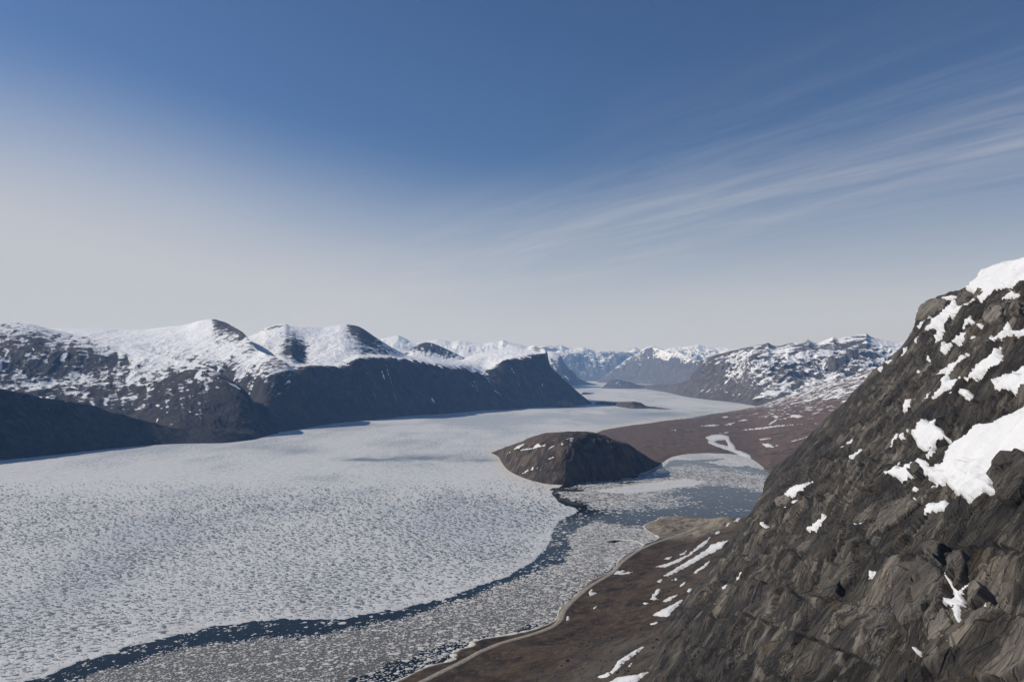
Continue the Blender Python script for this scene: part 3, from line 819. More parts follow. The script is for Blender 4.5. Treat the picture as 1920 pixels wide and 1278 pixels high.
def hump(name, px0, px1, step, base, crest, off, back, mat, seed, label, amp=3.0, gul=2.0, snow=0.05, cat='island', wl=60.0, gl=40.0):
    m = (px0 + px1) / 2
    fade = lambda a: [(px0, 0), (px0 + 0.15 * (px1 - px0), a), (px1 - 0.15 * (px1 - px0), a), (px1, 0)]
    oo, VV = loft(name, px0, px1, step, [
        dict(line=base, d='g', snow=0),
        dict(line=crest, d='o', v=[(px0, 1), (px0 + 0.25 * (px1 - px0), off), (px1 - 0.25 * (px1 - px0), off), (px1, 1)], snow=snow, amp=fade(amp), gul=fade(gul)),
        dict(d='oz', v=[(px0, 4), (m, back), (px1, 4)], z=-3, snow=0)], [18, 10], mat, seed, wl, gl)
    return tag(oo, label, cat, 'structure')


hump('island', 1126, 1218, 1.0, [(1126, 727.6), (1150, 728.5), (1190, 729), (1218, 728.6)],
     [(1126, 727.5), (1133, 723), (1140, 717.5), (1147, 713), (1154, 711.5), (1160, 711), (1167, 713), (1173, 715), (1187, 718), (1197, 720.5), (1207, 722.5), (1213, 725.5), (1218, 728.5)],
     420, 1500, M_FAR, 113, 'small dark blue island hill far up the fjord', 10, 14, 0.03, wl=200, gl=120)
hump('island', 1112, 1262, 0.9, [(1112, 757.5), (1130, 759), (1150, 760.5), (1170, 764), (1190, 766), (1217, 766), (1240, 767), (1262, 767.5)],
     [(1112, 757.4), (1117, 754.5), (1124, 752.5), (1132, 751.5), (1140, 753.5), (1147, 754.5), (1160, 753.5), (1175, 752.8), (1187, 752.6), (1196, 753.5), (1202, 755), (1210, 760), (1217, 761.5), (1230, 763), (1245, 765.3), (1262, 767.4)],
     120, 420, M_ISL, 121, 'low rocky islet with a thin flat tail off the prow', 3, 3, 0.22)
hump('island', 1033, 1082, 0.9, [(1033, 763.3), (1055, 764), (1082, 761.5)],
     [(1033, 763), (1038, 757), (1044, 751.5), (1052, 749), (1062, 749.5), (1070, 754), (1077, 759), (1082, 761.4)], 60, 260, M_PLAIN, 127, 'brown rock knoll at the water under the sharp prow', 4, 4, 0.1)
hump('island', 1090, 1116, 0.8, [(1090, 739.5), (1104, 739), (1116, 737)], [(1090, 737), (1096, 735.2), (1104, 736), (1110, 736.3), (1116, 736.9)], 60, 300, M_FAR, 129, 'tiny dark point of land poking out behind the prow', 2, 2, 0.0)

# gravel bars awash in the ice by the island
for (px0, px1, base, crest, lab) in [
    (1029, 1098, [(1029, 919), (1060, 921), (1098, 921)], [(1029, 918.5), (1036, 915), (1050, 914), (1062, 916.5), (1080, 917), (1090, 917), (1098, 920.5)], 'longer dark gravel bar in the ice below the island'),
    (1146, 1200, [(1146, 905), (1170, 906.5), (1200, 903)], [(1146, 904.6), (1152, 903.6), (1165, 904.8), (1180, 903.6), (1200, 902.6)], 'thin broken dark gravel bar right of the island foot'),
    (1044, 1106, [(1044, 934.5), (1056, 937.5), (1070, 943), (1085, 947), (1106, 947.5)], [(1044, 933.5), (1054, 933), (1066, 937), (1080, 942.5), (1095, 945), (1106, 947)], 'curved dark gravel bar at the tip of the ice sheet'),
]:
    hump('gravel_bar', px0, px1, 0.8, base, crest, 9, 30, M_SKERRY, px0, lab, 1.2, 1.2, 0.0, 'gravel bar', 9.0, 7.0)

# ------------------------------------------------------------------ water, seabed
gx = np.array([-18500, -9000, -5000, -2000, -800, 0, 800, 2000, 5000, 9000, 18500.0])
gy = np.array([-3500, -2000, 0, 700, 1500, 3000, 6000, 12000, 20000, 29000.0])
X, Y = np.meshgrid(gx, gy)
tag(grid_mesh('ground', np.stack([X, Y, np.full_like(X, -9.0)], -1), M_SEABED), 'dark stony bed under the fjord', 'ground', 'structure')
tag(grid_mesh('water', np.stack([X, Y, np.zeros_like(X)], -1), M_WATER), 'dark open fjord water between the ice and the shore', 'water', 'structure')

# ------------------------------------------------------------------ near shore land
SHORE = [(560, 1368), (640, 1324), (740, 1278), (800, 1249), (840, 1239), (849, 1232), (848, 1224), (860, 1217), (882, 1211), (885, 1203), (905, 1197), (950, 1190), (994, 1181), (1020, 1172), (1039, 1163), (1045, 1152), (1047, 1144), (1062, 1129), (1084, 1110), (1095, 1099),
         (1107, 1088), (1148, 1069), (1159, 1051), (1178, 1036), (1200, 1027), (1208, 1019), (1226, 1013), (1234, 1007), (1222, 1000), (1209, 991), (1207, 985), (1217, 979), (1230, 975), (1236, 970), (1250, 968.5), (1305, 971), (1330, 974), (1361, 975), (1420, 966), (1500, 950), (1700, 925)]
SW = ground_pt(np.array([p[0] for p in SHORE]), np.array([p[1] for p in SHORE]))[:, :2]
LANDW = np.vstack([[-560, 250], SW, [[1800, 1900], [1800, -400], [-900, -400]]])
ROADPX = [(690, 1322), (750, 1295), (800, 1273), (870, 1237), (905, 1219), (950, 1202), (1000, 1187), (1035, 1173), (1050, 1160), (1057, 1143), (1072, 1126), (1092, 1108), (1108, 1096), (1130, 1083), (1150, 1070), (1163, 1055), (1182, 1040), (1205, 1026), (1235, 1014), (1270, 1004), (1310, 996)]
RW = smooth_line(ground_pt(np.array([p[0] for p in ROADPX]), np.array([p[1] for p in ROADPX]), 3.0)[:, :2], 160)


def land_z(x, y, sd, dr):
    base = np.interp(sd, [-60, -14, 0, 6, 30, 60, 110, 170, 240, 320, 420, 560, 900], [-8, -2.5, 0.0, 1.4, 3.0, 6, 17, 38, 70, 108, 150, 190, 240])
    rough = fbm(x / 90, y / 90, 5, 201) * 9 * sstep(sd, 50, 200) + fbm(x / 26, y / 26, 5, 207) * 2.2 * sstep(sd, 2, 60) + ridged(x / 9, y / 9, 3, 211) * 0.35 * sstep(sd, 3, 30)
    return base + rough * sstep(dr, 5, 26)


lpx = np.arange(560, 1640, 1.9)
ly = 400 * (1850 / 400) ** np.linspace(0, 1, 430)
A_, _ = ray(lpx, 700.0)
LX = ly[:, None] * A_[None, :]
LY = np.repeat(ly[:, None], len(lpx), 1)
LSD = poly_sd(LX, LY, LANDW)
LDR = line_dist(LX, LY, RW)
LZ = land_z(LX, LY, LSD, LDR)
spx, spy = ground_pt(1275, 985)[:2]
sandm = sstep(-np.hypot((LX - spx) / 95, (LY - spy) / 150), -1.25, -0.8)
spit_b = (ridged(LX / 22, LY / 22, 4, 231) * 3.0 + 2.5) * sandm * sstep(LSD, 2, 25) * sstep(LDR, 8, 30)
LZ = LZ + spit_b
LV = np.stack([LX, LY, LZ], -1)
LPX, LPY = project(LV)
scree = np.clip(sstep(LSD, 110, 230) * 0.75 + fbm(LX / 60, LY / 60, 4, 241) * 0.9 * sstep(LSD, 30, 90), 0, 1)
beach = np.maximum(sandm * 0.95, sstep(-LSD, -8, -1) * 0.8)
hid = (LPX > np.interp(LPY, [480, 541, 640, 850, 930, 1100, 1278, 1400], [1930, 1813, 1700, 1480, 1424, 1300, 1215, 1200]) + 70)
kp = (LSD > -12) & ~hid
keep = kp[:-1, :-1] & kp[1:, 1:]
LAND = grid_mesh('shore_slope', LV, M_GROUND, {'scree': scree, 'sand': beach}, keep=keep)
tag(LAND, 'brown tundra slope with scree between the water and the near cliff', 'slope', 'structure')


def z_at(x, y):
    x = np.asarray(x, float); y = np.asarray(y, float)
    sd = poly_sd(x, y, LANDW); dr = line_dist(x, y, RW)
    z = land_z(x, y, sd, dr)
    sm_ = sstep(-np.hypot((x - spx) / 95, (y - spy) / 150), -1.25, -0.8)
    return z + (ridged(x / 22, y / 22, 4, 231) * 3.0 + 2.5) * sm_ * sstep(sd, 2, 25) * sstep(dr, 8, 30), sd


# gravel road: crowned ribbon with shoulders
t = np.gradient(RW, axis=0); t /= np.linalg.norm(t, axis=1, keepdims=True)
nrm = np.stack([t[:, 1], -t[:, 0]], -1)
prof = [(-4.5, -0.5), (-3.5, 0.45), (-1.7, 0.55), (0, 0.62), (1.7, 0.55), (3.5, 0.45), (4.5, -0.5)]
wv = 1 + 0.12 * perlin(np.arange(len(RW)) / 9.0, np.zeros(len(RW)), 77)
RV = []
rc, _ = z_at(RW[:, 0], RW[:, 1])
for off, h in prof:
    q = RW + nrm * (off * wv)[:, None]
    zz_, _ = z_at(q[:, 0], q[:, 1])
    RV.append(np.column_stack([q, np.maximum(zz_, rc - 0.4) + h]))
RV = np.array(RV)
tag(grid_mesh('road', RV, M_ROAD), 'pale gravel track winding along the near shore', 'road', 'structure')

# rim of stranded ice along the near shore
SR = smooth_line(SW[1:-3], 520)
t = np.gradient(SR, axis=0); t /= np.linalg.norm(t, axis=1, keepdims=True) + 1e-9
nrm = np.stack([t[:, 1], -t[:, 0]], -1)
k = np.arange(len(SR))
wid = np.clip(3.2 + 3.5 * fbm(k / 14.0, k * 0, 4, 301) + 1.5 * perlin(k / 60.0, k * 0 + 4, 305), 0.3, 9)
spx_, spy_ = project(np.column_stack([SR, np.zeros(len(SR))]))
amt = np.interp(spx_, [700, 990, 1030, 1100, 1200, 1240, 1330, 1380], [1.35, 1.25, 0.35, 0.25, 0.5, 0.9, 0.8, 0.1])
wid = wid * amt * (0.25 + 0.75 * sstep(fbm(k / 9.0, k * 0 + 2.5, 3, 307), -0.35, 0.15))
RV = []
for u, h in [(-1.0, -0.3), (-0.7, 0.5), (-0.1, 0.75), (0.5, 0.7), (0.9, -0.1)]:
    q = SR + nrm * (u * wid + 0.8)[:, None]
    zz_, _ = z_at(q[:, 0], q[:, 1])
    RV.append(np.column_stack([q, np.maximum(zz_, 0) + h * np.clip(wid / 3, 0.2, 1) + 0.1 * perlin(k / 3.0, k * 0 + u, 311)]))
o = tag(grid_mesh('shore_ice', np.array(RV), M_SHOREICE, flip=True), 'dirty white rim of stranded ice along the near shoreline', 'ice', 'structure')


def snow_objects(V, N, PX, PY, polys, name, parent, mat=M_SNOW, thick=0.7, k=0.16, lift=0.0, noise_px=2.2, seed=400, kind=None, nscale=14.0, shrink=0.0, big_lift=0.0):
    """one mesh per drift: the surface raised inside its outline, sunk into the rock outside it"""
    out = []
    for n_, poly in enumerate(polys):
        p = np.asarray(poly, float)
        m = (PX > p[:, 0].min() - 6) & (PX < p[:, 0].max() + 6) & (PY > p[:, 1].min() - 6) & (PY < p[:, 1].max() + 6)
        if not m.any():
            continue
        ii = np.where(m.any(1))[0]; jj = np.where(m.any(0))[0]
        s = np.s_[max(ii[0] - 1, 0):ii[-1] + 2, max(jj[0] - 1, 0):jj[-1] + 2]
        px, py = PX[s], PY[s]
        sd = poly_sd(px, py, p) - shrink
        size = min(np.ptp(p[:, 0]), np.ptp(p[:, 1]))
        sd = sd + fbm(px / nscale, py / nscale, 4, seed + n_) * min(noise_px, size * 0.22) * 2.0
        T = np.clip(sd * k, -1.2, thick) + lift + big_lift * np.clip((size - 40) / 50, 0, 1) * sstep(sd, 1, 9)
        T = T + np.where(T > 0, 0.30 * fbm(px / 11, py / 11, 4, seed + 7), 0)
        W = V[s] + N[s] * T[..., None]
        kp = T > -0.55
        kf = kp[:-1, :-1] | kp[1:, 1:] | kp[1:, :-1] | kp[:-1, 1:]
        if not (sd > 0).any() or kf.sum() < 1:
            continue
        o_ = grid_mesh(name, W, mat, {'rim': 1 - sstep(sd, 0.0, min(5.0, size * 0.35))}, keep=kf)
        if parent is not None:
            o_.parent = parent
        out.append(o_)
    return out


R6 = lambda pts: [(800 + x / 2.674, 800 + y / 2.674) for x, y in pts]
land_snow = [R6(p) for p in [
    [(930, 740), (960, 720), (995, 718), (985, 728), (1040, 725), (1000, 738)],
    [(810, 835), (822, 812), (832, 800), (828, 828), (862, 830), (820, 846)],
    [(696, 972), (705, 950), (717, 946), (712, 966)],
    [(1135, 703), (1200, 685), (1310, 640), (1380, 580), (1425, 548), (1400, 585), (1340, 628), (1290, 664), (1200, 702)],
    [(1180, 748), (1260, 700), (1360, 640), (1410, 610), (1420, 590), (1512, 565), (1480, 605), (1400, 645), (1300, 702), (1210, 748)],
    [(1330, 737), (1370, 705), (1420, 668), (1412, 692), (1350, 731)],
    [(1130, 942), (1200, 905), (1290, 858), (1270, 888), (1230, 922), (1215, 948), (1170, 952)],
    [(1183, 872), (1215, 850), (1260, 838), (1230, 862), (1195, 878)],
    [(850, 1254), (930, 1220), (960, 1170), (1040, 1120), (1098, 1092), (1060, 1132), (1000, 1172), (940, 1228), (900, 1258)],
    [(870, 1300), (960, 1253), (1060, 1240), (1118, 1222), (1060, 1272), (1000, 1300), (900, 1330)],
    [(1117, 866), (1132, 840), (1155, 815), (1178, 808), (1160, 835), (1142, 852), (1165, 866)],
    [(1148, 778), (1165, 766), (1182, 763), (1172, 780)], [(1078, 882), (1095, 878), (1114, 883), (1095, 890)], [(1298, 828), (1314, 810), (1332, 804), (1322, 827)],
    [(1183, 663), (1208, 654), (1232, 647), (1218, 662)], [(1263, 642), (1282, 630), (1303, 620), (1292, 638)], [(1494, 494), (1508, 480), (1524, 473), (1508, 498)],
    [(1540, 474), (1562, 450), (1592, 423), (1612, 418), (1586, 448), (1560, 474)], [(1443, 536), (1456, 522), (1472, 516), (1467, 538)], [(1118, 988), (1140, 979), (1163, 973), (1142, 992)],
    [(1268, 800), (1285, 780), (1302, 770), (1288, 795)], [(1095, 712), (1110, 706), (1125, 705), (1112, 714)], [(1220, 770), (1245, 758), (1265, 757), (1245, 772)],
    [(938, 798), (946, 786), (957, 785), (950, 799)], [(835, 910), (842, 900), (853, 896), (846, 910)], [(1010, 1200), (1020, 1185), (1030, 1182), (1022, 1200)]]]
LN = grid_normals(LV)
LN = LN * np.sign(LN[..., 2:3])
LV2 = LV.copy(); LV2[..., 2] += 0.25
snow_objects(LV2, LN, LPX, LPY, land_snow, 'snow_patch', LAND, thick=0.8, k=0.30, noise_px=1.6, seed=420, nscale=6.0, shrink=0.9)

# small hooked spit of stranded ice with dark gravel in the brash
hp = ground_pt(np.array([1132, 1144, 1156, 1168, 1180, 1192, 1203, 1212]), np.array([1014.5, 1011.5, 1010, 1011, 1012, 1014, 1018.5, 1025]))[:, :2]
HR = smooth_line(hp, 90)
t = np.gradient(HR, axis=0); t /= np.linalg.norm(t, axis=1, keepdims=True)
nrm = np.stack([t[:, 1], -t[:, 0]], -1)
k = np.arange(90)
w = np.interp(k, [0, 6, 25, 45, 70, 89], [0.5, 3, 5, 3.5, 6, 3]) * (1 + 0.35 * fbm(k / 6.0, k * 0, 3, 333))
RV = np.array([np.column_stack([HR + nrm * (u * w)[:, None], np.full(90, h)]) for u, h in [(-1, -0.3), (-0.6, 0.55), (0.0, 0.8), (0.6, 0.6), (1, -0.3)]])
tag(grid_mesh('ice_spit', RV, M_SHOREICE, flip=True), 'small hooked white ice spit off the near shore', 'ice', 'structure')
hump('gravel_bar', 1136, 1163, 0.7, [(1136, 1016), (1150, 1017.5), (1163, 1014.5)], [(1136, 1015.6), (1144, 1013.6), (1155, 1012.8), (1163, 1014)], 7, 16, M_SKERRY, 60, 'dark gravel patch inside the hooked ice spit', 0.6, 0.5, 0.0, 'gravel bar', 9.0, 7.0)


# ------------------------------------------------------------------ sea ice sheet with melt pools
ipx = np.arange(-170, 1500, 1.95)
ipy = np.concatenate([np.arange(1345, 900, -1.25), np.arange(900, 760, -0.9), np.arange(760, 714, -0.8)])
IPX, IPY = np.meshgrid(ipx, ipy)
G = ground_pt(IPX, IPY)
IX, IY = G[..., 0], G[..., 1]
SHEET = [(-400, 1400), (-100, 1312), (43, 1278), (107, 1255), (180, 1232), (251, 1211), (320, 1192), (376, 1178), (430, 1170), (507, 1162), (579, 1160), (651, 1159), (722, 1145), (794, 1132), (848, 1116), (950, 1080), (1000, 1052), (1022, 1030), (1034, 1008), (1040, 990), (1050, 974), (1070, 966), (1089, 957), (1076, 951), (1056, 946), (1044, 936),
         (1034, 925), (1060, 905), (1100, 880), (1150, 838), (1112, 817), (1130, 806.5), (1250, 788.5), (1415, 764), (1520, 745), (1520, 700), (-400, 700)]
sdS = poly_sd(IPX, IPY, SHEET)
BAY = [(1238, 869), (1262, 851), (1300, 847), (1400, 849), (1424, 856), (1444, 876), (1430, 880), (1400, 873), (1372, 874), (1345, 870), (1322, 866), (1350, 862), (1362, 859), (1300, 862), (1272, 861), (1256, 864), (1244, 876), (1200, 889), (1190, 884)]
BAR = [(1100, 918), (1150, 914), (1200, 906), (1230, 903), (1290, 896), (1322, 902), (1300, 911), (1262, 915), (1230, 920), (1180, 926), (1130, 922)]
sdB = np.maximum(poly_sd(IPX, IPY, BAY), poly_sd(IPX, IPY, BAR))
edge_n = fbm(IX / 40, IY / 40, 5, 501, 0.62) * 9.0 + fbm(IX / 9, IY / 9, 3, 505) * 5.0
E = np.maximum(sdS * 1.0, sdB) + edge_n * np.clip(900 / IY, 0.15, 1)
he = np.clip(E * 0.22, -0.6, 0.5)
# melt pools: dark short curved dashes lying across the wind
wx = IX + 9 * fbm(IX / 45, IY / 45, 3, 511); wy = IY + 9 * fbm(IX / 45, IY / 45, 3, 517)
ang = math.radians(24)
pu = wx * math.cos(ang) + wy * math.sin(ang); pv = -wx * math.sin(ang) + wy * math.cos(ang)
pool = perlin(pu / 8.6, pv / 3.9, 521) * 0.80 + perlin(pu / 3.6, pv / 2.5, 523) * 0.36 + 0.10 * perlin(IX / 33, IY / 24, 525)
dens = fbm(IX / 170, IY / 170, 3, 531)
thr = 0.15 - 0.20 * dens + 0.25 * (1 - sstep(E, 2, 22)) + 0.9 * sstep(IY, 1700, 2700)
hp_ = np.clip((thr - pool) * 4.5, -0.5, 0.5)
pond = np.where(E > 1.0, sstep(pool - thr, -0.05, 0.10), 0.0)
h = np.minimum(he, np.where(E > 1.0, np.maximum(hp_, 0.06), he))
h = np.maximum(h, -0.45)
# colour fields
ring = line_dist(IPX, IPY, [(921, 849), (935, 857), (942, 869), (950, 879), (968, 890), (998, 901), (1032, 908), (1058, 909), (1092, 905), (1159, 898), (1211, 884), (1240, 868)])
ring2 = line_dist(IPX, IPY, [(1112, 814), (1130, 806), (1180, 797), (1250, 788), (1310, 783), (1380, 770), (1415, 763)])
shore3 = line_dist(IPX, IPY, [(590, 800), (610, 796), (655, 791)])
dirt = np.clip(np.maximum(np.maximum(0.8 - ring / 24, 0.9 * (1 - ring2 / 9)), 0.8 * (1 - shore3 / 8)) + 0.5 * fbm(IX / 60, IY / 60, 3, 541), 0, 1) * sstep(np.maximum(np.maximum(40 - ring, 12 - ring2), 10 - shore3), 0, 10)
tone = 0.45 + 0.55 * fbm(IX / 420, IY / 900, 4, 551) + 0.25 * fbm(IX / 90, IY / 260, 3, 555)
def blob(cx_, cy_, rx, ry):
    return np.exp(-((IPX - cx_) / rx) ** 2 - ((IPY - cy_) / ry) ** 2)
tone += 0.45 * blob(950, 742, 0, 0) if False else 0
tone = tone + 0.30 * blob(960, 790, 190, 10) + 0.42 * blob(1190, 781, 110, 9) + 0.2 * blob(600, 897, 50, 8) + 0.2 * blob(690, 922, 60, 6) - 0.15 * blob(500, 900, 500, 25) + 0.15 * blob(300, 1000, 500, 40) + 0.15 * blob(870, 960, 130, 60)
wet = np.clip(0.95 * blob(690, 862, 46, 3.2) + 0.7 * blob(800, 858, 80, 6) + 0.6 * blob(905, 863, 34, 2.5) + 0.35 * blob(560, 845, 50, 7) + 0.25 * blob(480, 838, 60, 5) + 0.55 * blob(1240, 776, 60, 4) + 0.35 * fbm(IX / 40, IY / 110, 3, 561) * blob(750, 860, 150, 10) * 2, 0, 0.85)
dirt = np.where(sdB > -3, np.maximum(dirt, 0.25), dirt)
far = sstep(IY, 1300, 2400)
IV = np.stack([IX, IY, h + 0.0], -1)
kp = h > -0.4
kp = kp[:-1, :-1] | kp[1:, 1:] | kp[1:, :-1] | kp[:-1, 1:]
ICE = grid_mesh('sea_ice', IV, M_ICE, {'tone': tone, 'wet': wet, 'dirt': dirt, 'far': far, 'pond': pond}, keep=kp, flip=True)
ICE.data.polygons.foreach_set('use_smooth', np.zeros(len(ICE.data.polygons), bool))
tag(ICE, 'vast rotting white sheet of fjord ice dotted with melt pools', 'ice', 'structure')

# ------------------------------------------------------------------ brash ice
Z1 = [(-160, 1400), (20, 1320), (118, 1278), (179, 1258), (287, 1224), (394, 1204), (480, 1195), (560, 1190), (650, 1176), (700, 1166), (760, 1154), (860, 1124), (910, 1106), (960, 1086), (1010, 1070), (1055, 1052), (1070, 1030), (1062, 1005), (1085, 988), (1120, 975), (1165, 985), (1212, 985), (1240, 1006), (1205, 1026), (1160, 1056), (1107, 1092), (1050, 1150), (1039, 1166), (950, 1194), (888, 1206), (740, 1282), (600, 1360)]
Z3 = [(1060, 915), (1100, 903), (1160, 897), (1240, 878), (1290, 872), (1380, 880), (1440, 892), (1436, 925), (1400, 920), (1360, 910), (1330, 908), (1290, 916), (1250, 922), (1215, 936), (1160, 962), (1120, 955), (1100, 948), (1060, 936), (1040, 922)]
Z5 = [(1150, 930), (1260, 918), (1300, 940), (1260, 952), (1180, 960)]
DARK1 = [(560, 1290), (640, 1240), (760, 1215), (830, 1195), (880, 1200), (850, 1225), (740, 1285), (600, 1350)]
BAYALL = [(1044, 936), (1090, 905), (1240, 875), (1300, 860), (1440, 885), (1440, 960), (1360, 972), (1240, 968), (1200, 985), (1165, 985), (1085, 990), (1062, 1005), (1070, 966), (1089, 957)]
CHAN = [(-160, 1400), (40, 1278), (251, 1211), (376, 1178), (507, 1162), (651, 1159), (800, 1130), (950, 1080), (1022, 1030), (1050, 974), (1089, 957), (1120, 975), (1062, 1010), (1078, 1030), (1010, 1076), (860, 1130), (700, 1172), (480, 1205), (179, 1262), (20, 1325)]


def floe_candidates(n, px0, px1, y0, y1):
    a0, a1 = (px0 - 960) / F, (px1 - 960) / F
    a = RNG.uniform(a0, a1, n)
    y = np.sqrt(RNG.uniform(y0 * y0, y1 * y1, n))
    px, py = project(np.stack([a * y, y, np.zeros(n)], -1))
    return a * y, y, px, py


fx, fy_, fr, ft = [], [], [], []
# near brash
x, y, px, py = floe_candidates(350000, -150, 1260, 660, 1660)
sd1 = poly_sd(px, py, Z1); sdk = poly_sd(px, py, DARK1); sdc = poly_sd(px, py, CHAN)
cl = fbm(x / 34, y / 34, 4, 601)
cl2 = fbm(x / 11, y / 11, 3, 603)
dn = sstep(sd1 + cl * 10, -3, 6) * np.clip(0.97 + cl2 * 0.45, 0.3, 1)
dn *= 1 - 0.66 * sstep(sdk + cl * 40 + cl2 * 25, -12, 22)
dn = np.maximum(dn, np.where(sdc > 0, sstep(cl2 + cl * 0.6, 0.02, 0.45) * 0.65, 0))
sdl = poly_sd(x, y, LANDW)
okc = (RNG.random(len(x)) < dn) & (sdl < 1.0) & ((sd1 > -8) | (sdc > 0)) & (poly_sd(px, py, SHEET) < -1)
r = np.exp(RNG.normal(-0.02, 0.42, len(x))) * 1.06 * np.clip(y / 950, 0.85, 1.35)
r = np.where(sdk > 0, r * 1.25, r)
tn = np.clip(0.80 + 0.22 * RNG.normal(size=len(x)) + 0.25 * cl - 0.12 * sstep(sd1, 10, 40), 0.05, 1)
fx.append(x[okc]); fy_.append(y[okc]); fr.append(r[okc]); ft.append(tn[okc])
# brash in the bay behind
x, y, px, py = floe_candidates(90000, 1030, 1470, 1440, 2600)
sd3 = poly_sd(px, py, Z3); sdb = poly_sd(px, py, BAYALL); sd5 = poly_sd(px, py, Z5)
cl = fbm(x / 60, y / 60, 4, 611); cl2 = fbm(x / 20, y / 20, 3, 613)
dn = sstep(sd3 + cl * 12, -4, 8) * np.clip(0.9 + cl2 * 0.4, 0.3, 1)
dn = np.maximum(dn, sstep(sd5 + cl * 20 + cl2 * 8, -8, 14) * 0.5)
dn = np.maximum(dn, np.where(sdb > 0, 0.015 + 0.25 * sstep(cl2 + cl, 0.35, 0.8), 0))
okc = (RNG.random(len(x)) < dn) & (poly_sd(x, y, LANDW) < 0) & (poly_sd(px, py, SHEET) < -1) & (poly_sd(px, py, BAY) < 0) & (poly_sd(px, py, BAR) < 2)
okc &= (sdb > -2) | (sd3 > -6)
r = np.exp(RNG.normal(0.05, 0.4, len(x))) * 2.0
tn = np.clip(0.82 + 0.16 * RNG.normal(size=len(x)), 0.2, 1)
fx.append(x[okc]); fy_.append(y[okc]); fr.append(r[okc]); ft.append(tn[okc])
fx, fy_, fr, ft = map(np.concatenate, (fx, fy_, fr, ft))
print('floes', len(fx))
score = fr / fy_
order = np.argsort(-score)
fx, fy_, fr, ft = fx[order], fy_[order], fr[order], ft[order]


def floe_shape(n, r, seed):
    rr = np.random.default_rng(seed)
    a = np.sort(np.linspace(0, 2 * math.pi, n, endpoint=False) + rr.uniform(-0.25, 0.25, n))
    rad = rr.uniform(0.7, 1.15, n)
    el = rr.uniform(0.65, 1.0); th = rr.uniform(0, math.pi)
    x = np.cos(a) * rad; y = np.sin(a) * rad * el
    return x * math.cos(th) - y * math.sin(th), x * math.sin(th) + y * math.cos(th)


# the largest pieces are floes of their own
shapes = []
for s in range(14):
    n = 8
    sx, sy = floe_shape(n, 1, s + 900)
    v = np.concatenate([np.column_stack([sx * 0.97, sy * 0.97, np.full(n, -0.25)]), np.column_stack([sx, sy, np.full(n, 0.16)]), np.column_stack([sx * 0.86, sy * 0.86, np.full(n, 0.24 + 0.02 * np.sin(s))])])
    i = np.arange(n); j = (i + 1) % n
    f1 = np.stack([i, j, j + n, i + n], -1); f2 = np.stack([i + n, j + n, j + 2 * n, i + 2 * n], -1)
    me_o = make_mesh('ice_floe', v, [f1, f2, np.array([i + 2 * n])], M_FLOE, {'tone': np.full(3 * n, 0.72 + 0.25 * (s % 5) / 5)}, smooth=False)
    shapes.append(me_o.data)
    bpy.data.objects.remove(me_o)
NF = 300
for i in range(NF):
    o = bpy.data.objects.new('ice_floe', shapes[i % 14])
    COL.objects.link(o)
    o.location = (fx[i], fy_[i], 0.02 + 0.001 * (i % 90))
    o.scale = (fr[i] * 1.1, fr[i] * 1.1, 1.0 + 0.5 * (i % 7) / 7)
    o.rotation_euler = (0, 0, (i * 2.399) % 6.28)
    tag(o, 'one of the bigger white ice floes adrift in the dark brash', 'ice floe', None, 'bigger floes adrift off the near shore')
# the rest: thousands of fragments
xs, ys, rs, ts = fx[NF:], fy_[NF:], fr[NF:], ft[NF:]
n = 5
m = len(xs)
a = np.linspace(0, 2 * math.pi, n, endpoint=False)[None, :] + RNG.uniform(-0.3, 0.3, (m, n)) + RNG.uniform(0, 6.28, (m, 1))
rad = RNG.uniform(0.65, 1.2, (m, n)) * rs[:, None]
top = RNG.uniform(0.12, 0.42, m)
ox = np.cos(a) * rad; oy = np.sin(a) * rad * RNG.uniform(0.6, 1, (m, 1))
rim = np.stack([xs[:, None] + ox, ys[:, None] + oy, np.full((m, n), -0.06)], -1)
cap = np.stack([xs[:, None] + ox * 0.8, ys[:, None] + oy * 0.8, np.repeat(top[:, None], n, 1)], -1)
nb_ = 14000                                   # sorted by size on screen
i = np.arange(n); j = (i + 1) % n
Vb = np.concatenate([rim[:nb_], cap[:nb_]], 1).reshape(-1, 3)
b0 = (np.arange(min(nb_, m)) * 2 * n)[:, None]
sides = (b0[:, :, None] + np.stack([i, j, j + n, i + n], -1)[None]).reshape(-1, 4)
tops = b0 + (i + n)[None]
apex = np.stack([xs[nb_:], ys[nb_:], top[nb_:] * 0.8], -1)[:, None]
Vs = np.concatenate([rim[nb_:], apex], 1).reshape(-1, 3)
b1 = (len(Vb) + np.arange(max(m - nb_, 0)) * (n + 1))[:, None, None]
fans = (b1 + np.stack([i, j, np.full(n, n)], -1)[None]).reshape(-1, 3)
BR = make_mesh('brash_ice', np.concatenate([Vb, Vs]), [sides, tops, fans], M_FLOE, {'tone': np.concatenate([np.repeat(ts[:nb_], 2 * n), np.repeat(ts[nb_:], n + 1)])}, smooth=False)
tag(BR, 'grey field of small broken ice pieces off the near shore', 'brash ice', 'stuff')

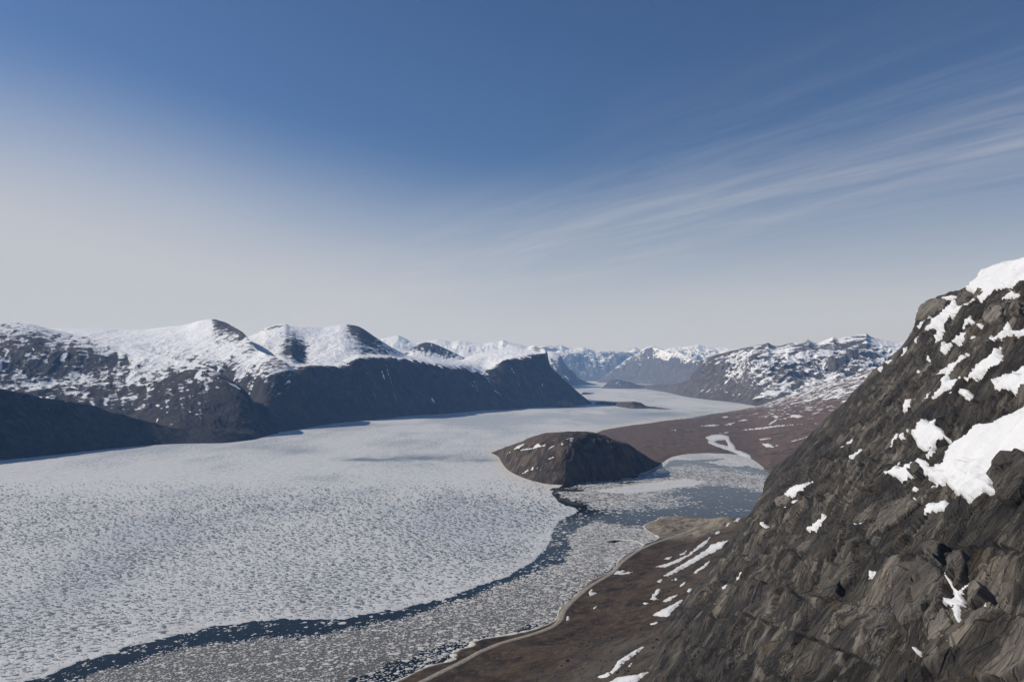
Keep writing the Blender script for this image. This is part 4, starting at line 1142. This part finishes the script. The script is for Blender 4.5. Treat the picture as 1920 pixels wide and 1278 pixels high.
SL = np.s_[::2, ::2]
qx, qy, qpx, qpy = IX[SL], IY[SL], IPX[SL], IPY[SL]
sl = np.maximum(poly_sd(qpx, qpy, Z1) + 10 * fbm(qx / 34, qy / 34, 4, 601) - 3, poly_sd(qpx, qpy, Z3) + 12 * fbm(qx / 60, qy / 60, 4, 611) - 3)
sl = sl - np.clip(poly_sd(qpx, qpy, DARK1) + 40 * fbm(qx / 34, qy / 34, 4, 601) + 12, 0, 60) * 0.9
hz_ = np.clip(sl * 0.012 + 0.22 * fbm(qx / 14, qy / 14, 4, 621) - 0.05, -0.15, 0.05)
kp = (hz_ > -0.12) & (poly_sd(qx, qy, LANDW) < 6)
kp = kp[:-1, :-1] & kp[1:, 1:]
SLUSH = grid_mesh('slush_ice', np.stack([qx, qy, hz_], -1), M_SLUSH, keep=kp, flip=True)
tag(SLUSH, 'grey slush filling the gaps between the broken ice pieces', 'slush', 'stuff')

# ------------------------------------------------------------------ frozen river and island snow
R3 = lambda pts: [(1160 + x / 3.4286, 580 + y / 3.4286) for x, y in pts]
CN = grid_normals(VC); CN = CN * np.sign(CN[..., 2:3])
CPX, CPY = project(VC)
river = [R3(p) for p in [
    [(562, 822), (600, 808), (660, 805), (705, 815), (715, 850), (745, 878), (750, 900), (800, 918), (842, 938), (850, 955), (790, 965), (765, 948), (775, 930), (720, 908), (640, 880), (590, 862), (575, 850), (590, 842), (650, 868), (700, 880), (705, 862), (690, 835), (640, 838), (600, 850), (580, 838)],
    [(480, 968), (800, 960), (960, 990), (950, 1010), (880, 1012), (800, 985), (640, 985)]]]
ro = snow_objects(VC + np.array([0, 0, 0.4]), CN, CPX, CPY, river[:1], 'frozen_river', PLAIN, thick=0.9, k=0.5, noise_px=0.6, seed=700, nscale=8.0)
plain_snow = [R3(p) for p in [
    [(920, 860), (960, 858), (1000, 880), (950, 885)], [(955, 885), (990, 872), (1000, 886)], [(1000, 875), (1025, 865), (1020, 880)],
    [(790, 772), (900, 760), (1040, 742), (1180, 735), (1040, 750), (900, 770), (800, 778)], [(1085, 690), (1130, 672), (1190, 685), (1150, 698)],
    [(520, 748), (600, 738), (660, 742), (610, 752)], [(670, 745), (720, 728), (755, 722), (720, 742)], [(940, 655), (980, 665), (1020, 680), (1000, 682)],
    [(960, 738), (1000, 712), (1040, 684), (1010, 715), (980, 738)], [(770, 715), (810, 702), (830, 712), (800, 718)], [(870, 690), (885, 678), (895, 682)],
    [(1030, 722), (1060, 712), (1070, 718)], [(330, 772), (372, 770), (368, 780)], [(640, 795), (700, 786), (730, 786), (680, 796)], [(890, 835), (960, 825), (985, 828), (920, 838)],
    [(1090, 850), (1180, 825), (1230, 815), (1150, 840)], [(655, 690), (690, 684), (720, 690), (690, 697)]]]
snow_objects(VC + np.array([0, 0, 0.4]), CN, CPX, CPY, plain_snow, 'snow_patch', PLAIN, thick=1.2, k=0.8, noise_px=1.6, seed=720, nscale=4.0, shrink=0.7)
R4i = lambda pts: [(880 + x / 4.8, 780 + y / 4.8) for x, y in pts]
IN = grid_normals(VI); IN = IN * np.sign(IN[..., 2:3])
NPX, NPY = project(VI)
isl_snow = [R4i(p) for p in [
    [(390, 300), (430, 265), (500, 238), (490, 258), (450, 290), (410, 302)], [(440, 308), (480, 292), (575, 282), (585, 260), (620, 240), (645, 262), (690, 245), (680, 268), (620, 282), (560, 298), (450, 312)],
    [(700, 303), (730, 272), (780, 252), (770, 270), (715, 303)], [(818, 258), (830, 238), (855, 245), (845, 262)], [(890, 215), (930, 195), (960, 185), (920, 208)],
    [(700, 388), (730, 368), (778, 358), (760, 375), (715, 390)], [(475, 515), (510, 485), (545, 470), (530, 495), (490, 517)], [(550, 485), (565, 450), (585, 452), (575, 485)], [(592, 480), (615, 455), (640, 442), (620, 468)],
    [(320, 345), (370, 312), (380, 318), (330, 347)], [(585, 350), (615, 332), (605, 348)], [(680, 440), (690, 420), (698, 435)], [(465, 445), (478, 425), (482, 440)], [(440, 510), (462, 495), (458, 512)],
    [(740, 228), (760, 205), (765, 220)], [(950, 225), (960, 205), (968, 222)], [(635, 485), (645, 468), (655, 482)], [(525, 225), (548, 218), (545, 232)], [(800, 385), (812, 365), (818, 380)], [(1188, 275), (1200, 258), (1206, 275)]]]
snow_objects(VI, IN, NPX, NPY, isl_snow, 'snow_patch', ISLAND, thick=0.9, k=0.7, noise_px=1.0, seed=740, nscale=3.0, shrink=0.7)

# ------------------------------------------------------------------ near cliff
SIL = [(1192, 1440), (1200, 1330), (1210, 1278), (1222, 1249), (1230, 1219), (1249, 1174), (1264, 1148), (1297, 1107), (1324, 1069), (1353, 1032), (1376, 1002), (1402, 968), (1424, 931), (1436, 897), (1451, 875), (1475, 858), (1503, 833), (1535, 798), (1575, 761), (1613, 723), (1638, 694), (1666, 673), (1688, 651), (1700, 638), (1710, 620), (1716, 607), (1719, 596), (1726, 581), (1735, 570), (1760, 555), (1791, 545), (1813, 541), (1820, 532), (1835, 518), (1851, 503), (1879, 493), (1920, 483), (2000, 463), (2120, 440), (2280, 425)]
GXC, GYC = 1.15, -0.25
Z0 = -159.0
NT_, NS_ = 900, 450
S = np.asarray(SIL, float)
L = np.concatenate([[0], np.cumsum(np.hypot(*np.diff(S, axis=0).T))])
tt_ = np.linspace(0, L[-1], NT_)
SX = np.interp(tt_, L, S[:, 0]); SY = np.interp(tt_, L, S[:, 1])
tn_ = tt_ / L[-1]
QX = np.interp(tn_, [0, 0.42, 1], [1235, 2300, 2310]); QY = np.interp(tn_, [0, 0.42, 1], [1470, 1470, 480])
ss = np.linspace(0, 1, NS_) ** 1.08
PXc = SX[None] + (QX - SX)[None] * ss[:, None]
PYc = SY[None] + (QY - SY)[None] * ss[:, None]


def cliff_base(px, py):
    a, c = ray(px, py)
    den = GXC * a + GYC - c
    y = -Z0 / np.maximum(den, 0.12)
    return np.stack([a * y, y, CAMZ + c * y], -1)


CN0 = np.array([-GXC, -GYC, 1.0]); CN0 /= np.linalg.norm(CN0)
UPF = np.array([GXC, GYC, GXC ** 2 + GYC ** 2]); UPF /= np.linalg.norm(UPF)
CONT = np.cross(CN0, UPF)
CB = cliff_base(PXc, PYc)


JA, JB = math.radians(14), math.radians(72)


def cliff_disp(P):
    p = P @ CONT; q = P @ UPF
    p = p - 0.0; q = q - 0.0
    wp = p + 2.6 * fbm(p / 55, q / 70, 2, 801); wq = q + 3.5 * fbm(p / 55, q / 70, 2, 803)
    big = 6.5 * fbm(p / 110, q / 110, 4, 805)
    # ledges: sawtooth steps climbing the face
    sw = (wq / 30 + 0.6 * fbm(p / 60, q / 60, 3, 807) + wp / 140) % 1.0
    saw = np.where(sw < 0.86, sw / 0.86, (1 - sw) / 0.14)
    ledge = (saw - 0.5) * 3.4 * sstep(fbm(p / 80, q / 80, 3, 809), -0.3, 0.25)

    def facets(u, v, seed, off, tu, tv, e0):
        """blocks with tilted faces that meet in grooves"""
        d1, d2, c, ox, oy = voronoi(u, v, seed)
        f = sstep(d2 - d1, 0.0, e0)
        return ((c - 0.35) * off + ox * np.sin(c * 40) * tu + oy * np.cos(c * 57) * tv) * f, 1 - sstep(d2 - d1, 0.0, e0 * 0.55), c

    def joints(th, sp, seed, amp, wob):
        """long parallel fractures: tilted strips with a steep broken riser"""
        c_, s_ = math.cos(th), math.sin(th)
        t = (wp * c_ + wq * s_) / sp + wob * 0.7 * fbm(p / 110, q / 110, 2, seed) + 0.07 * fbm(p / 9, q / 9, 3, seed + 4)
        idn = np.floor(t); fr = t - idn
        r = (hash2(idn, idn * 0 + seed, seed) & 0xFFFF) / 65536.0
        along = fbm((-p * s_ + q * c_) / 45 + r * 91, idn * 7.3, 3, seed + 9)
        a_ = amp * (0.4 + r) * sstep(along, -0.22, 0.22)
        saw_ = np.where(fr < 0.90, fr / 0.90, (1 - fr) / 0.10)
        return (saw_ - 0.5) * a_, sstep(fr, 0.86, 0.93) * sstep(a_, 0.2 * amp, 0.6 * amp), r
    m1 = sstep(fbm(p / 120, q / 120, 2, 813), -0.35, 0.1)
    jA, kA, rA = joints(JA, 12.0, 841, 4.6, 0.8)
    jB, kB, rB = joints(JB, 21.0, 843, 3.6, 0.9)
    jC, kC, rC = joints(JA + 0.12, 3.6, 845, 1.3, 1.6)
    slab, cr1, cid = facets(wp / 14.0, wq / 36.0, 811, 2.0, 2.2, 3.0, 0.13)
    m2 = sstep(fbm(p / 26, q / 34, 3, 817), 0.0, 0.35)
    small, cr2, eid = facets(wp / 4.0 + 7, wq / 7.5, 815, 1.6, 1.6, 1.8, 0.16)
    small = small * (0.08 + 0.92 * m2); cr2 = cr2 * (0.1 + 0.9 * m2)
    m3 = sstep(fbm(p / 15, q / 18, 3, 821), 0.05, 0.4)
    tiny, cr3, gid = facets(wp / 1.7, wq / 2.8 + 3, 819, 0.8, 0.6, 0.7, 0.22)
    tiny = tiny * (0.06 + 0.94 * m3)
    streak = ridged(wp / 5.0, wq / 90, 3, 823) * 0.35
    fine = fbm(p / 3.0, q / 5.5, 4, 825) * 0.18
    det = ledge * 0.6 + jA + jB + jC + slab * (0.5 + 0.5 * m1) + 0.6 * small + 0.6 * tiny + streak + fine - kA * 0.5 - kB * 0.5 - cr1 * 0.6 - cr2 * 0.4
    low = big + 0.5 * ledge + 0.5 * jA + 0.5 * jB + 0.35 * slab * (0.5 + 0.5 * m1)
    cr1 = np.maximum(np.maximum(cr1 * 0.8, kA), np.maximum(kB, kC * 0.6))
    cid = 0.45 * cid + 0.30 * rA + 0.25 * rB
    led = np.clip(sstep(sw, 0.55, 0.95) * 0.8 + m3 * 0.4, 0, 1)
    return big, det, low, np.clip(cr1 + cr2 * 0.8 + cr3 * m3 * 0.4, 0, 1), 0.6 * cid + 0.4 * eid, led, p, q


big, det, low, crack, cellv, ledg, pp, qq = cliff_disp(CB)
edge = sstep(ss, 0.0, 0.06)[:, None]
dd = (big + det) * (0.32 + 0.68 * edge) - 2.0 * (1 - edge) * 0
lowd = low * (0.32 + 0.68 * edge)
CV = CB + CN0 * dd[..., None]
PQ = np.stack([pp, qq, dd * 0.08], -1)
# glazed wet slab: smoother, and its shine painted pale into the colour
R5 = lambda pts: [(1300 + x / 2.674, 800 + y / 2.674) for x, y in pts]
R4 = lambda pts: [(1400 + x / 3.194, 460 + y / 3.194) for x, y in pts]
wetc = sstep(poly_sd(PXc, PYc, R5([(930, 900), (985, 870), (1032, 882), (1010, 950), (985, 1050), (955, 1200), (925, 1210), (850, 1190), (880, 1080), (905, 990)])) + fbm(PXc / 8, PYc / 8, 3, 831) * 6, -2, 4)
pale = np.maximum(0.75 * sstep(poly_sd(PXc, PYc, R5([(1400, 1290), (1470, 1180), (1560, 1060), (1658, 960), (1950, 880), (1950, 1420), (1380, 1420)])) + fbm(PXc / 30, PYc / 30, 4, 833) * 30, -8, 16),
                  sstep(poly_sd(PXc, PYc, R5([(690, 1420), (790, 1180), (850, 990), (905, 872), (915, 890), (850, 1090), (760, 1300), (730, 1420)])) + fbm(PXc / 10, PYc / 10, 3, 835) * 6, -2, 3))
pale = np.maximum(pale, 0.6 * sstep(poly_sd(PXc, PYc, R5([(330, 1290), (370, 1080), (410, 860), (440, 820), (430, 960), (400, 1100), (380, 1290)])) + fbm(PXc / 10, PYc / 10, 3, 837) * 8, -3, 5))
# fold the outline back into the mountain so that it has a far side
back = []
for dist, ix, iy, drop in [(6, 0.6, 1.0, 0), (18, 2.0, 3.5, 2), (45, 6, 10, 8), (110, 18, 30, 30), (260, 50, 80, 110), (520, 110, 120, 330)]:
    yb = CB[0, :, 1] + dist
    b = at_y(SX + ix, SY + iy, yb)
    b[:, 2] -= drop * 0.5
    b = b + CN0 * dd[0][:, None] * max(0, 1 - dist / 100)
    b[:, 2] = np.maximum(b[:, 2], -8)
    back.append(b)
back = np.array(back[::-1])
nb = len(back)
FV = np.concatenate([back, CV], 0)
pad = lambda A0, v=None: np.concatenate([np.repeat(A0[:1] if v is None else np.full_like(A0[:1], v), nb, 0), A0], 0)
PQb = np.stack([back @ CONT, back @ UPF, np.zeros(back.shape[:2])], -1)
CLIFF = grid_mesh('cliff', FV, M_ROCK, {'cell': pad(cellv), 'crack': pad(crack, 0.0), 'wet': pad(wetc, 0.0), 'pale': pad(pale, 0.0), 'ledge': pad(ledg)}, {'pq': np.concatenate([PQb, PQ], 0)}, flip=True, smooth=False)
tag(CLIFF, 'steep dark fractured rock face with snow patches at the right', 'cliff', 'structure')

cliff_snow = [R4(p) for p in [
    [(1322, 264), (1345, 235), (1372, 205), (1388, 186), (1398, 160), (1450, 128), (1530, 102), (1661, 74), (1850, 20), (2300, -80), (2300, 120), (1900, 190), (1661, 225), (1620, 255), (1590, 262), (1540, 285), (1500, 322), (1450, 330), (1420, 352), (1395, 322), (1410, 300), (1375, 300), (1345, 287)],
    [(1525, 332), (1560, 305), (1600, 283), (1625, 290), (1640, 300), (1600, 312), (1540, 342)],
    [(1085, 517), (1150, 450), (1220, 375), (1250, 330), (1280, 318), (1270, 375), (1310, 352), (1340, 345), (1372, 312), (1372, 340), (1330, 380), (1347, 396), (1270, 420), (1230, 440), (1200, 465), (1170, 520), (1150, 562), (1125, 597), (1124, 545), (1150, 508)],
    [(1172, 320), (1200, 312), (1235, 301), (1267, 320), (1240, 326), (1190, 332)],
    [(1026, 488), (1040, 468), (1060, 453), (1110, 438), (1092, 462), (1035, 494)],
    [(1238, 578), (1262, 552), (1290, 530), (1347, 508), (1330, 547), (1295, 568), (1260, 592)],
    [(1163, 643), (1180, 600), (1176, 572), (1194, 572), (1196, 602), (1228, 588), (1210, 622), (1180, 647)],
    [(1453, 562), (1465, 543), (1490, 555), (1550, 530), (1575, 490), (1600, 458), (1612, 453), (1590, 512), (1550, 557), (1480, 577)],
    [(1330, 822), (1360, 790), (1400, 740), (1480, 680), (1560, 600), (1661, 523), (1850, 420), (2100, 330), (2100, 420), (1800, 510), (1661, 567), (1600, 590), (1550, 642), (1545, 700), (1500, 747), (1450, 772), (1410, 802), (1360, 827)],
    [(1128, 778), (1160, 735), (1230, 700), (1327, 650), (1290, 702), (1270, 742), (1230, 772), (1215, 802), (1240, 822), (1332, 808), (1280, 842), (1260, 862), (1190, 882), (1120, 922), (1110, 915), (1180, 850), (1163, 810), (1190, 782), (1213, 745), (1165, 762)],
    [(1490, 832), (1560, 780), (1661, 723), (1850, 660), (1850, 780), (1661, 842), (1600, 887), (1580, 868), (1500, 890), (1486, 860)],
    [(915, 973), (925, 940), (950, 914), (980, 911), (965, 937), (925, 977)], [(1033, 922), (1060, 895), (1087, 873), (1072, 905), (1045, 924)],
    [(1293, 897), (1310, 881), (1350, 884), (1364, 916), (1320, 924)], [(846, 1192), (870, 1150), (900, 1108), (906, 1150), (972, 1103), (950, 1142), (855, 1197)],
    [(988, 1130), (1060, 1043), (1090, 1060), (1162, 1038), (1140, 1075), (1170, 1105), (1197, 1152), (1140, 1157), (1125, 1192), (1110, 1252), (1073, 1268), (1095, 1235), (1100, 1205), (1120, 1165), (1070, 1222), (1020, 1202)],
    [(588, 1247), (615, 1220), (640, 1200), (662, 1188), (652, 1217), (600, 1250)], [(546, 1192), (600, 1170), (637, 1138), (622, 1172), (560, 1194)],
    [(788, 742), (805, 725), (822, 713), (812, 737), (798, 748)], [(828, 702), (845, 690), (862, 681), (842, 702)], [(928, 657), (940, 640), (945, 618), (967, 610), (955, 640), (945, 655)],
    [(1008, 588), (1022, 568), (1035, 553), (1042, 570), (1025, 590)], [(1343, 562), (1362, 545), (1382, 528), (1372, 562)], [(1393, 492), (1408, 482), (1422, 476), (1412, 502)], [(1433, 457), (1448, 446), (1462, 438), (1447, 462)], [(1533, 377), (1560, 367), (1587, 363), (1582, 392), (1575, 378)],
    [(1370, 465), (1350, 440), (1345, 430), (1310, 455), (1295, 490), (1320, 470)], [(1225, 898), (1245, 888), (1262, 895), (1250, 906)], [(1070, 680), (1078, 660), (1085, 658), (1078, 678)], [(1003, 745), (1012, 733), (1018, 738), (1010, 748)]]]
cliff_snow += [R5(p) for p in [
    [(1170, 322), (1190, 300), (1213, 280), (1185, 270), (1172, 240), (1150, 212), (1200, 195), (1240, 170), (1262, 130), (1290, 90), (1320, 60), (1345, 40), (1400, 30), (1440, 0), (1500, -20), (1560, -60), (1700, -150), (1900, -220), (2400, -400), (2400, 0), (1900, 90), (1658, 157), (1600, 200), (1565, 240), (1523, 292), (1562, 347), (1500, 362), (1465, 355), (1440, 375), (1390, 390), (1370, 350), (1345, 362), (1320, 335), (1300, 320), (1290, 280), (1260, 285), (1230, 292)],
    [(963, 237), (1000, 210), (1032, 176), (1032, 210), (1100, 190), (1140, 165), (1165, 160), (1177, 217), (1110, 247), (1078, 252), (1045, 272), (1030, 258), (1000, 250)],
    [(1166, 462), (1185, 425), (1200, 395), (1230, 380), (1260, 363), (1292, 390), (1280, 427), (1245, 432), (1210, 447)],
    [(453, 352), (480, 320), (500, 300), (540, 290), (587, 266), (560, 298), (540, 322), (500, 357)], [(448, 432), (465, 410), (480, 395), (500, 372), (522, 366), (500, 397)],
    [(558, 512), (590, 490), (610, 468), (657, 433), (650, 460), (645, 482), (600, 517)], [(793, 512), (820, 508), (850, 500), (887, 476), (867, 512), (820, 527)],
    [(1018, 432), (1060, 400), (1117, 363), (1090, 390), (1060, 412), (1000, 452)],
    [(1298, 948), (1322, 920), (1330, 880), (1332, 830), (1310, 790), (1298, 763), (1337, 770), (1347, 832), (1370, 822), (1400, 798), (1412, 815), (1427, 835), (1400, 850), (1390, 882), (1402, 922), (1380, 970), (1365, 1008), (1345, 1000), (1357, 955), (1330, 940)],
    [(893, 768), (905, 738), (932, 736), (918, 755), (905, 770)], [(218, 757), (240, 738), (267, 723), (240, 752)], [(138, 810), (160, 795), (180, 785), (167, 804)], [(346, 497), (350, 484), (359, 482), (359, 498)],
    [(1478, 932), (1500, 915), (1522, 903), (1524, 927), (1510, 918)], [(1284, 1117), (1312, 1102), (1342, 1090), (1320, 1107)], [(1133, 1137), (1148, 1133), (1162, 1147), (1145, 1160)], [(1098, 322), (1112, 302), (1122, 305), (1110, 320)], [(500, 375), (512, 365), (526, 368), (512, 378)]]]
CVl = CB + CN0 * (lowd * 0.6 + dd * 0.4)[..., None]
NN = np.broadcast_to(CN0, CV.shape)
snow_objects(CVl, NN, PXc, PYc, cliff_snow, 'snow_patch', CLIFF, thick=0.8, k=0.45, lift=0.42, noise_px=2.4, seed=860, nscale=7.0, big_lift=1.5)


def boulder(poly, h, seed, nseg=30):
    p = np.asarray(poly, float)
    c = p.mean(0)
    per = np.vstack([p, p[:1]])
    Lb = np.concatenate([[0], np.cumsum(np.hypot(*np.diff(per, axis=0).T))])
    t = np.linspace(0, Lb[-1], nseg, endpoint=False)
    ring_ = np.column_stack([np.interp(t, Lb, per[:, 0]), np.interp(t, Lb, per[:, 1])])
    cb = cliff_base(c[0], c[1])
    dc = cliff_disp(cb[None])
    d0 = float(dc[2][0])
    rings = []; uv = []
    for f, hh in [(1.03, -6.0), (1.0, 0.5), (0.97, 0.85), (0.91, 1.0), (0.72, 1.03), (0.5, 1.05), (0.28, 1.06), (0.08, 1.06)]:
        r2 = c + (ring_ - c) * f
        b = cliff_base(r2[:, 0], r2[:, 1])
        pz, qz = b @ CONT, b @ UPF
        vv = voronoi(pz / 6.0, qz / 8.0, seed)
        nz_ = ((vv[2] - 0.5) * 0.35 + vv[3] * np.sin(vv[2] * 40) * 0.7 + vv[4] * np.cos(vv[2] * 57) * 0.6 + fbm(pz / 3.0, qz / 4.0, 3, seed) * 0.15) * min(h, 3.0)
        dsp = d0 + (hh * h if hh > 0 else hh) + nz_ * (0.3 + 0.7 * (hh > 0.5))
        rings.append(b + CN0 * dsp[:, None]); uv.append(np.column_stack([pz, qz, dsp * 0.08]))
    Vb = np.array(rings); UV = np.array(uv)
    nr = len(rings)
    idx = np.arange(nr * nseg).reshape(nr, nseg)
    q = np.stack([idx[:-1], np.roll(idx[:-1], -1, 1), np.roll(idx[1:], -1, 1), idx[1:]], -1).reshape(-1, 4)
    rr = np.random.default_rng(seed)
    N_ = nr * nseg
    o_ = make_mesh('boulder', Vb.reshape(-1, 3), [q, idx[-1:]], M_ROCK, {'cell': np.full(N_, rr.uniform(0.48, 0.85)), 'crack': np.zeros(N_), 'wet': np.zeros(N_), 'pale': np.full(N_, rr.choice([0.2, 0.4, 0.7])), 'ledge': np.full(N_, 0.1)}, {'pq': UV.reshape(-1, 3)}, smooth=False)
    o_.parent = CLIFF
    return o_


R7 = lambda pts: [(1600 + x / 4.597, 1000 + y / 4.597) for x, y in pts]
for i_, (poly, h) in enumerate([
    (R7([(440, 380), (560, 300), (690, 265), (760, 330), (835, 350), (885, 480), (890, 620), (760, 690), (740, 830), (530, 895), (470, 830), (420, 640), (450, 500)]), 5.0),
    (R7([(668, 185), (700, 130), (760, 100), (810, 105), (790, 200), (820, 320), (720, 330), (690, 240)]), 4.5),
    (R7([(930, 430), (985, 260), (1060, 240), (1075, 330), (1020, 470), (950, 540)]), 2.5),
    (R7([(1070, 590), (1100, 520), (1165, 480), (1215, 545), (1190, 620), (1080, 700)]), 3.2),
    (R7([(450, 960), (500, 905), (540, 960), (520, 1010), (450, 1010)]), 2.0),
    (R7([(205, 100), (245, 65), (290, 90), (285, 160), (225, 150)]), 2.0),
    (R7([(1150, 330), (1280, 290), (1310, 350), (1280, 420), (1170, 410)]), 2.2),
    (R7([(760, 740), (900, 730), (930, 850), (860, 960), (740, 1010), (720, 880)]), 2.0),
    (R5([(1530, 290), (1560, 215), (1610, 168), (1700, 150), (1760, 230), (1700, 350), (1640, 420), (1575, 405), (1560, 330)]), 5.5),
    (R5([(930, 500), (960, 455), (1040, 420), (1120, 372), (1150, 400), (1080, 470), (960, 545)]), 3.4),
    (R5([(915, 610), (935, 570), (975, 570), (965, 620)]), 2.2),
    (R5([(740, 810), (755, 775), (780, 785), (765, 830), (750, 860)]), 2.0),
    (R4([(1024, 460), (1045, 390), (1075, 350), (1130, 325), (1215, 330), (1190, 385), (1130, 425), (1060, 450)]), 1.8),
    (R4([(1470, 470), (1500, 410), (1580, 395), (1590, 450), (1560, 490), (1480, 500)]), 4.5),
    (R4([(1380, 320), (1410, 280), (1450, 275), (1440, 305), (1400, 345)]), 3.0),
    (R4([(1280, 370), (1290, 310), (1330, 285), (1368, 300), (1350, 340)]), 3.5),
    (R4([(1605, 420), (1635, 380), (1680, 370), (1680, 440), (1620, 460)]), 3.5),
    (R5([(1095, 235), (1100, 195), (1130, 183), (1150, 210), (1140, 250), (1110, 258)]), 2.6),
    (R5([(420, 380), (470, 350), (500, 365), (470, 400), (430, 410)]), 2.0),
    (R5([(1390, 240), (1280, 225), (1275, 218), (1300, 212)]), 0.6),
]):
    boulder(poly, h, 900 + i_ * 13)

# ------------------------------------------------------------------ stones on the slope
def stone_mesh(seed):
    rr = np.random.default_rng(seed)
    t = (1 + 5 ** 0.5) / 2
    v = np.array([(-1, t, 0), (1, t, 0), (-1, -t, 0), (1, -t, 0), (0, -1, t), (0, 1, t), (0, -1, -t), (0, 1, -t), (t, 0, -1), (t, 0, 1), (-t, 0, -1), (-t, 0, 1)], float)
    v /= np.linalg.norm(v[0])
    v *= rr.uniform(0.7, 1.2, (12, 1)) * np.array([1, rr.uniform(0.6, 1), rr.uniform(0.45, 0.8)])
    f = np.array([(0, 11, 5), (0, 5, 1), (0, 1, 7), (0, 7, 10), (0, 10, 11), (1, 5, 9), (5, 11, 4), (11, 10, 2), (10, 7, 6), (7, 1, 8), (3, 9, 4), (3, 4, 2), (3, 2, 6), (3, 6, 8), (3, 8, 9), (4, 9, 5), (2, 4, 11), (6, 2, 10), (8, 6, 7), (9, 8, 1)])
    return v, f


n = 9000
a0 = RNG.uniform((700 - 960) / F, (1480 - 960) / F, n)
y = np.sqrt(RNG.uniform(480 ** 2, 1500 ** 2, n))
x = a0 * y
z, sd = z_at(x, y)
cl = fbm(x / 45, y / 45, 4, 951)
dr = line_dist(x, y, RW)
ok = (sd > 14) & (dr > 9) & (RNG.random(n) < sstep(cl + sstep(sd, 60, 200) * 0.5, 0.05, 0.55))
x, y, z = x[ok], y[ok], z[ok]
size = np.exp(RNG.normal(-0.25, 0.45, len(x)))
order = np.argsort(-size)
x, y, z, size = x[order], y[order], z[order], size[order]
NB = 60
mats = []
for s in range(8):
    v, f = stone_mesh(s + 40)
    so = make_mesh('boulder', v, f, M_STONE, smooth=False)
    mats.append(so.data); bpy.data.objects.remove(so)
for i in range(min(NB, len(x))):
    o = bpy.data.objects.new('boulder', mats[i % 8]); COL.objects.link(o)
    s_ = size[i]
    o.location = (x[i], y[i], z[i] + 0.25 * s_); o.scale = (s_, s_, s_); o.rotation_euler = (0, 0, i * 1.7)
    tag(o, 'one of the larger grey boulders lying on the brown slope', 'boulder', None, 'larger boulders on the tundra slope')
x, y, z, size = x[NB:], y[NB:], z[NB:], size[NB:]
vs_, fs_ = [], []
for i in range(len(x)):
    v, f = stone_mesh(i % 8 + 40)
    th = i * 2.4
    R_ = np.array([[math.cos(th), -math.sin(th), 0], [math.sin(th), math.cos(th), 0], [0, 0, 1]])
    vs_.append((v @ R_.T) * size[i] + np.array([x[i], y[i], z[i] + 0.15 * size[i]])); fs_.append(f + 12 * i)
tag(make_mesh('scree', np.concatenate(vs_), np.concatenate(fs_), M_STONE, smooth=False), 'scattered small stones over the brown slope', 'stones', 'stuff')

# ------------------------------------------------------------------ haze
hm = bpy.data.materials.new('haze'); hm.use_nodes = True
ht = NT(hm.node_tree)
pv_ = ht.n('ShaderNodeVolumePrincipled', {'Color': (0.28, 0.53, 1.0, 1), 'Density': 3.1e-5, 'Anisotropy': 0.0, 'Absorption Color': (1, 1, 1, 1)})
ht.n('ShaderNodeOutputMaterial', {'Volume': pv_.outputs[0]})
x0, x1, y0_, y1, z0, z1 = -19000, 19000, -4000, 29500, -10, 1250
v = np.array([(a, b, c) for a in (x0, x1) for b in (y0_, y1) for c in (z0, z1)], float)
f = np.array([(0, 1, 3, 2), (4, 6, 7, 5), (0, 4, 5, 1), (2, 3, 7, 6), (0, 2, 6, 4), (1, 5, 7, 3)])
hz = make_mesh('haze', v, f, hm, smooth=False)
tag(hz, 'thin blue-white air haze over the whole fjord', 'haze', 'stuff')
print('tris', sum(sum(len(p.vertices) - 2 for p in []) if False else len(o.data.loops) - 2 * len(o.data.polygons) for o in scene.objects if o.type == 'MESH'))
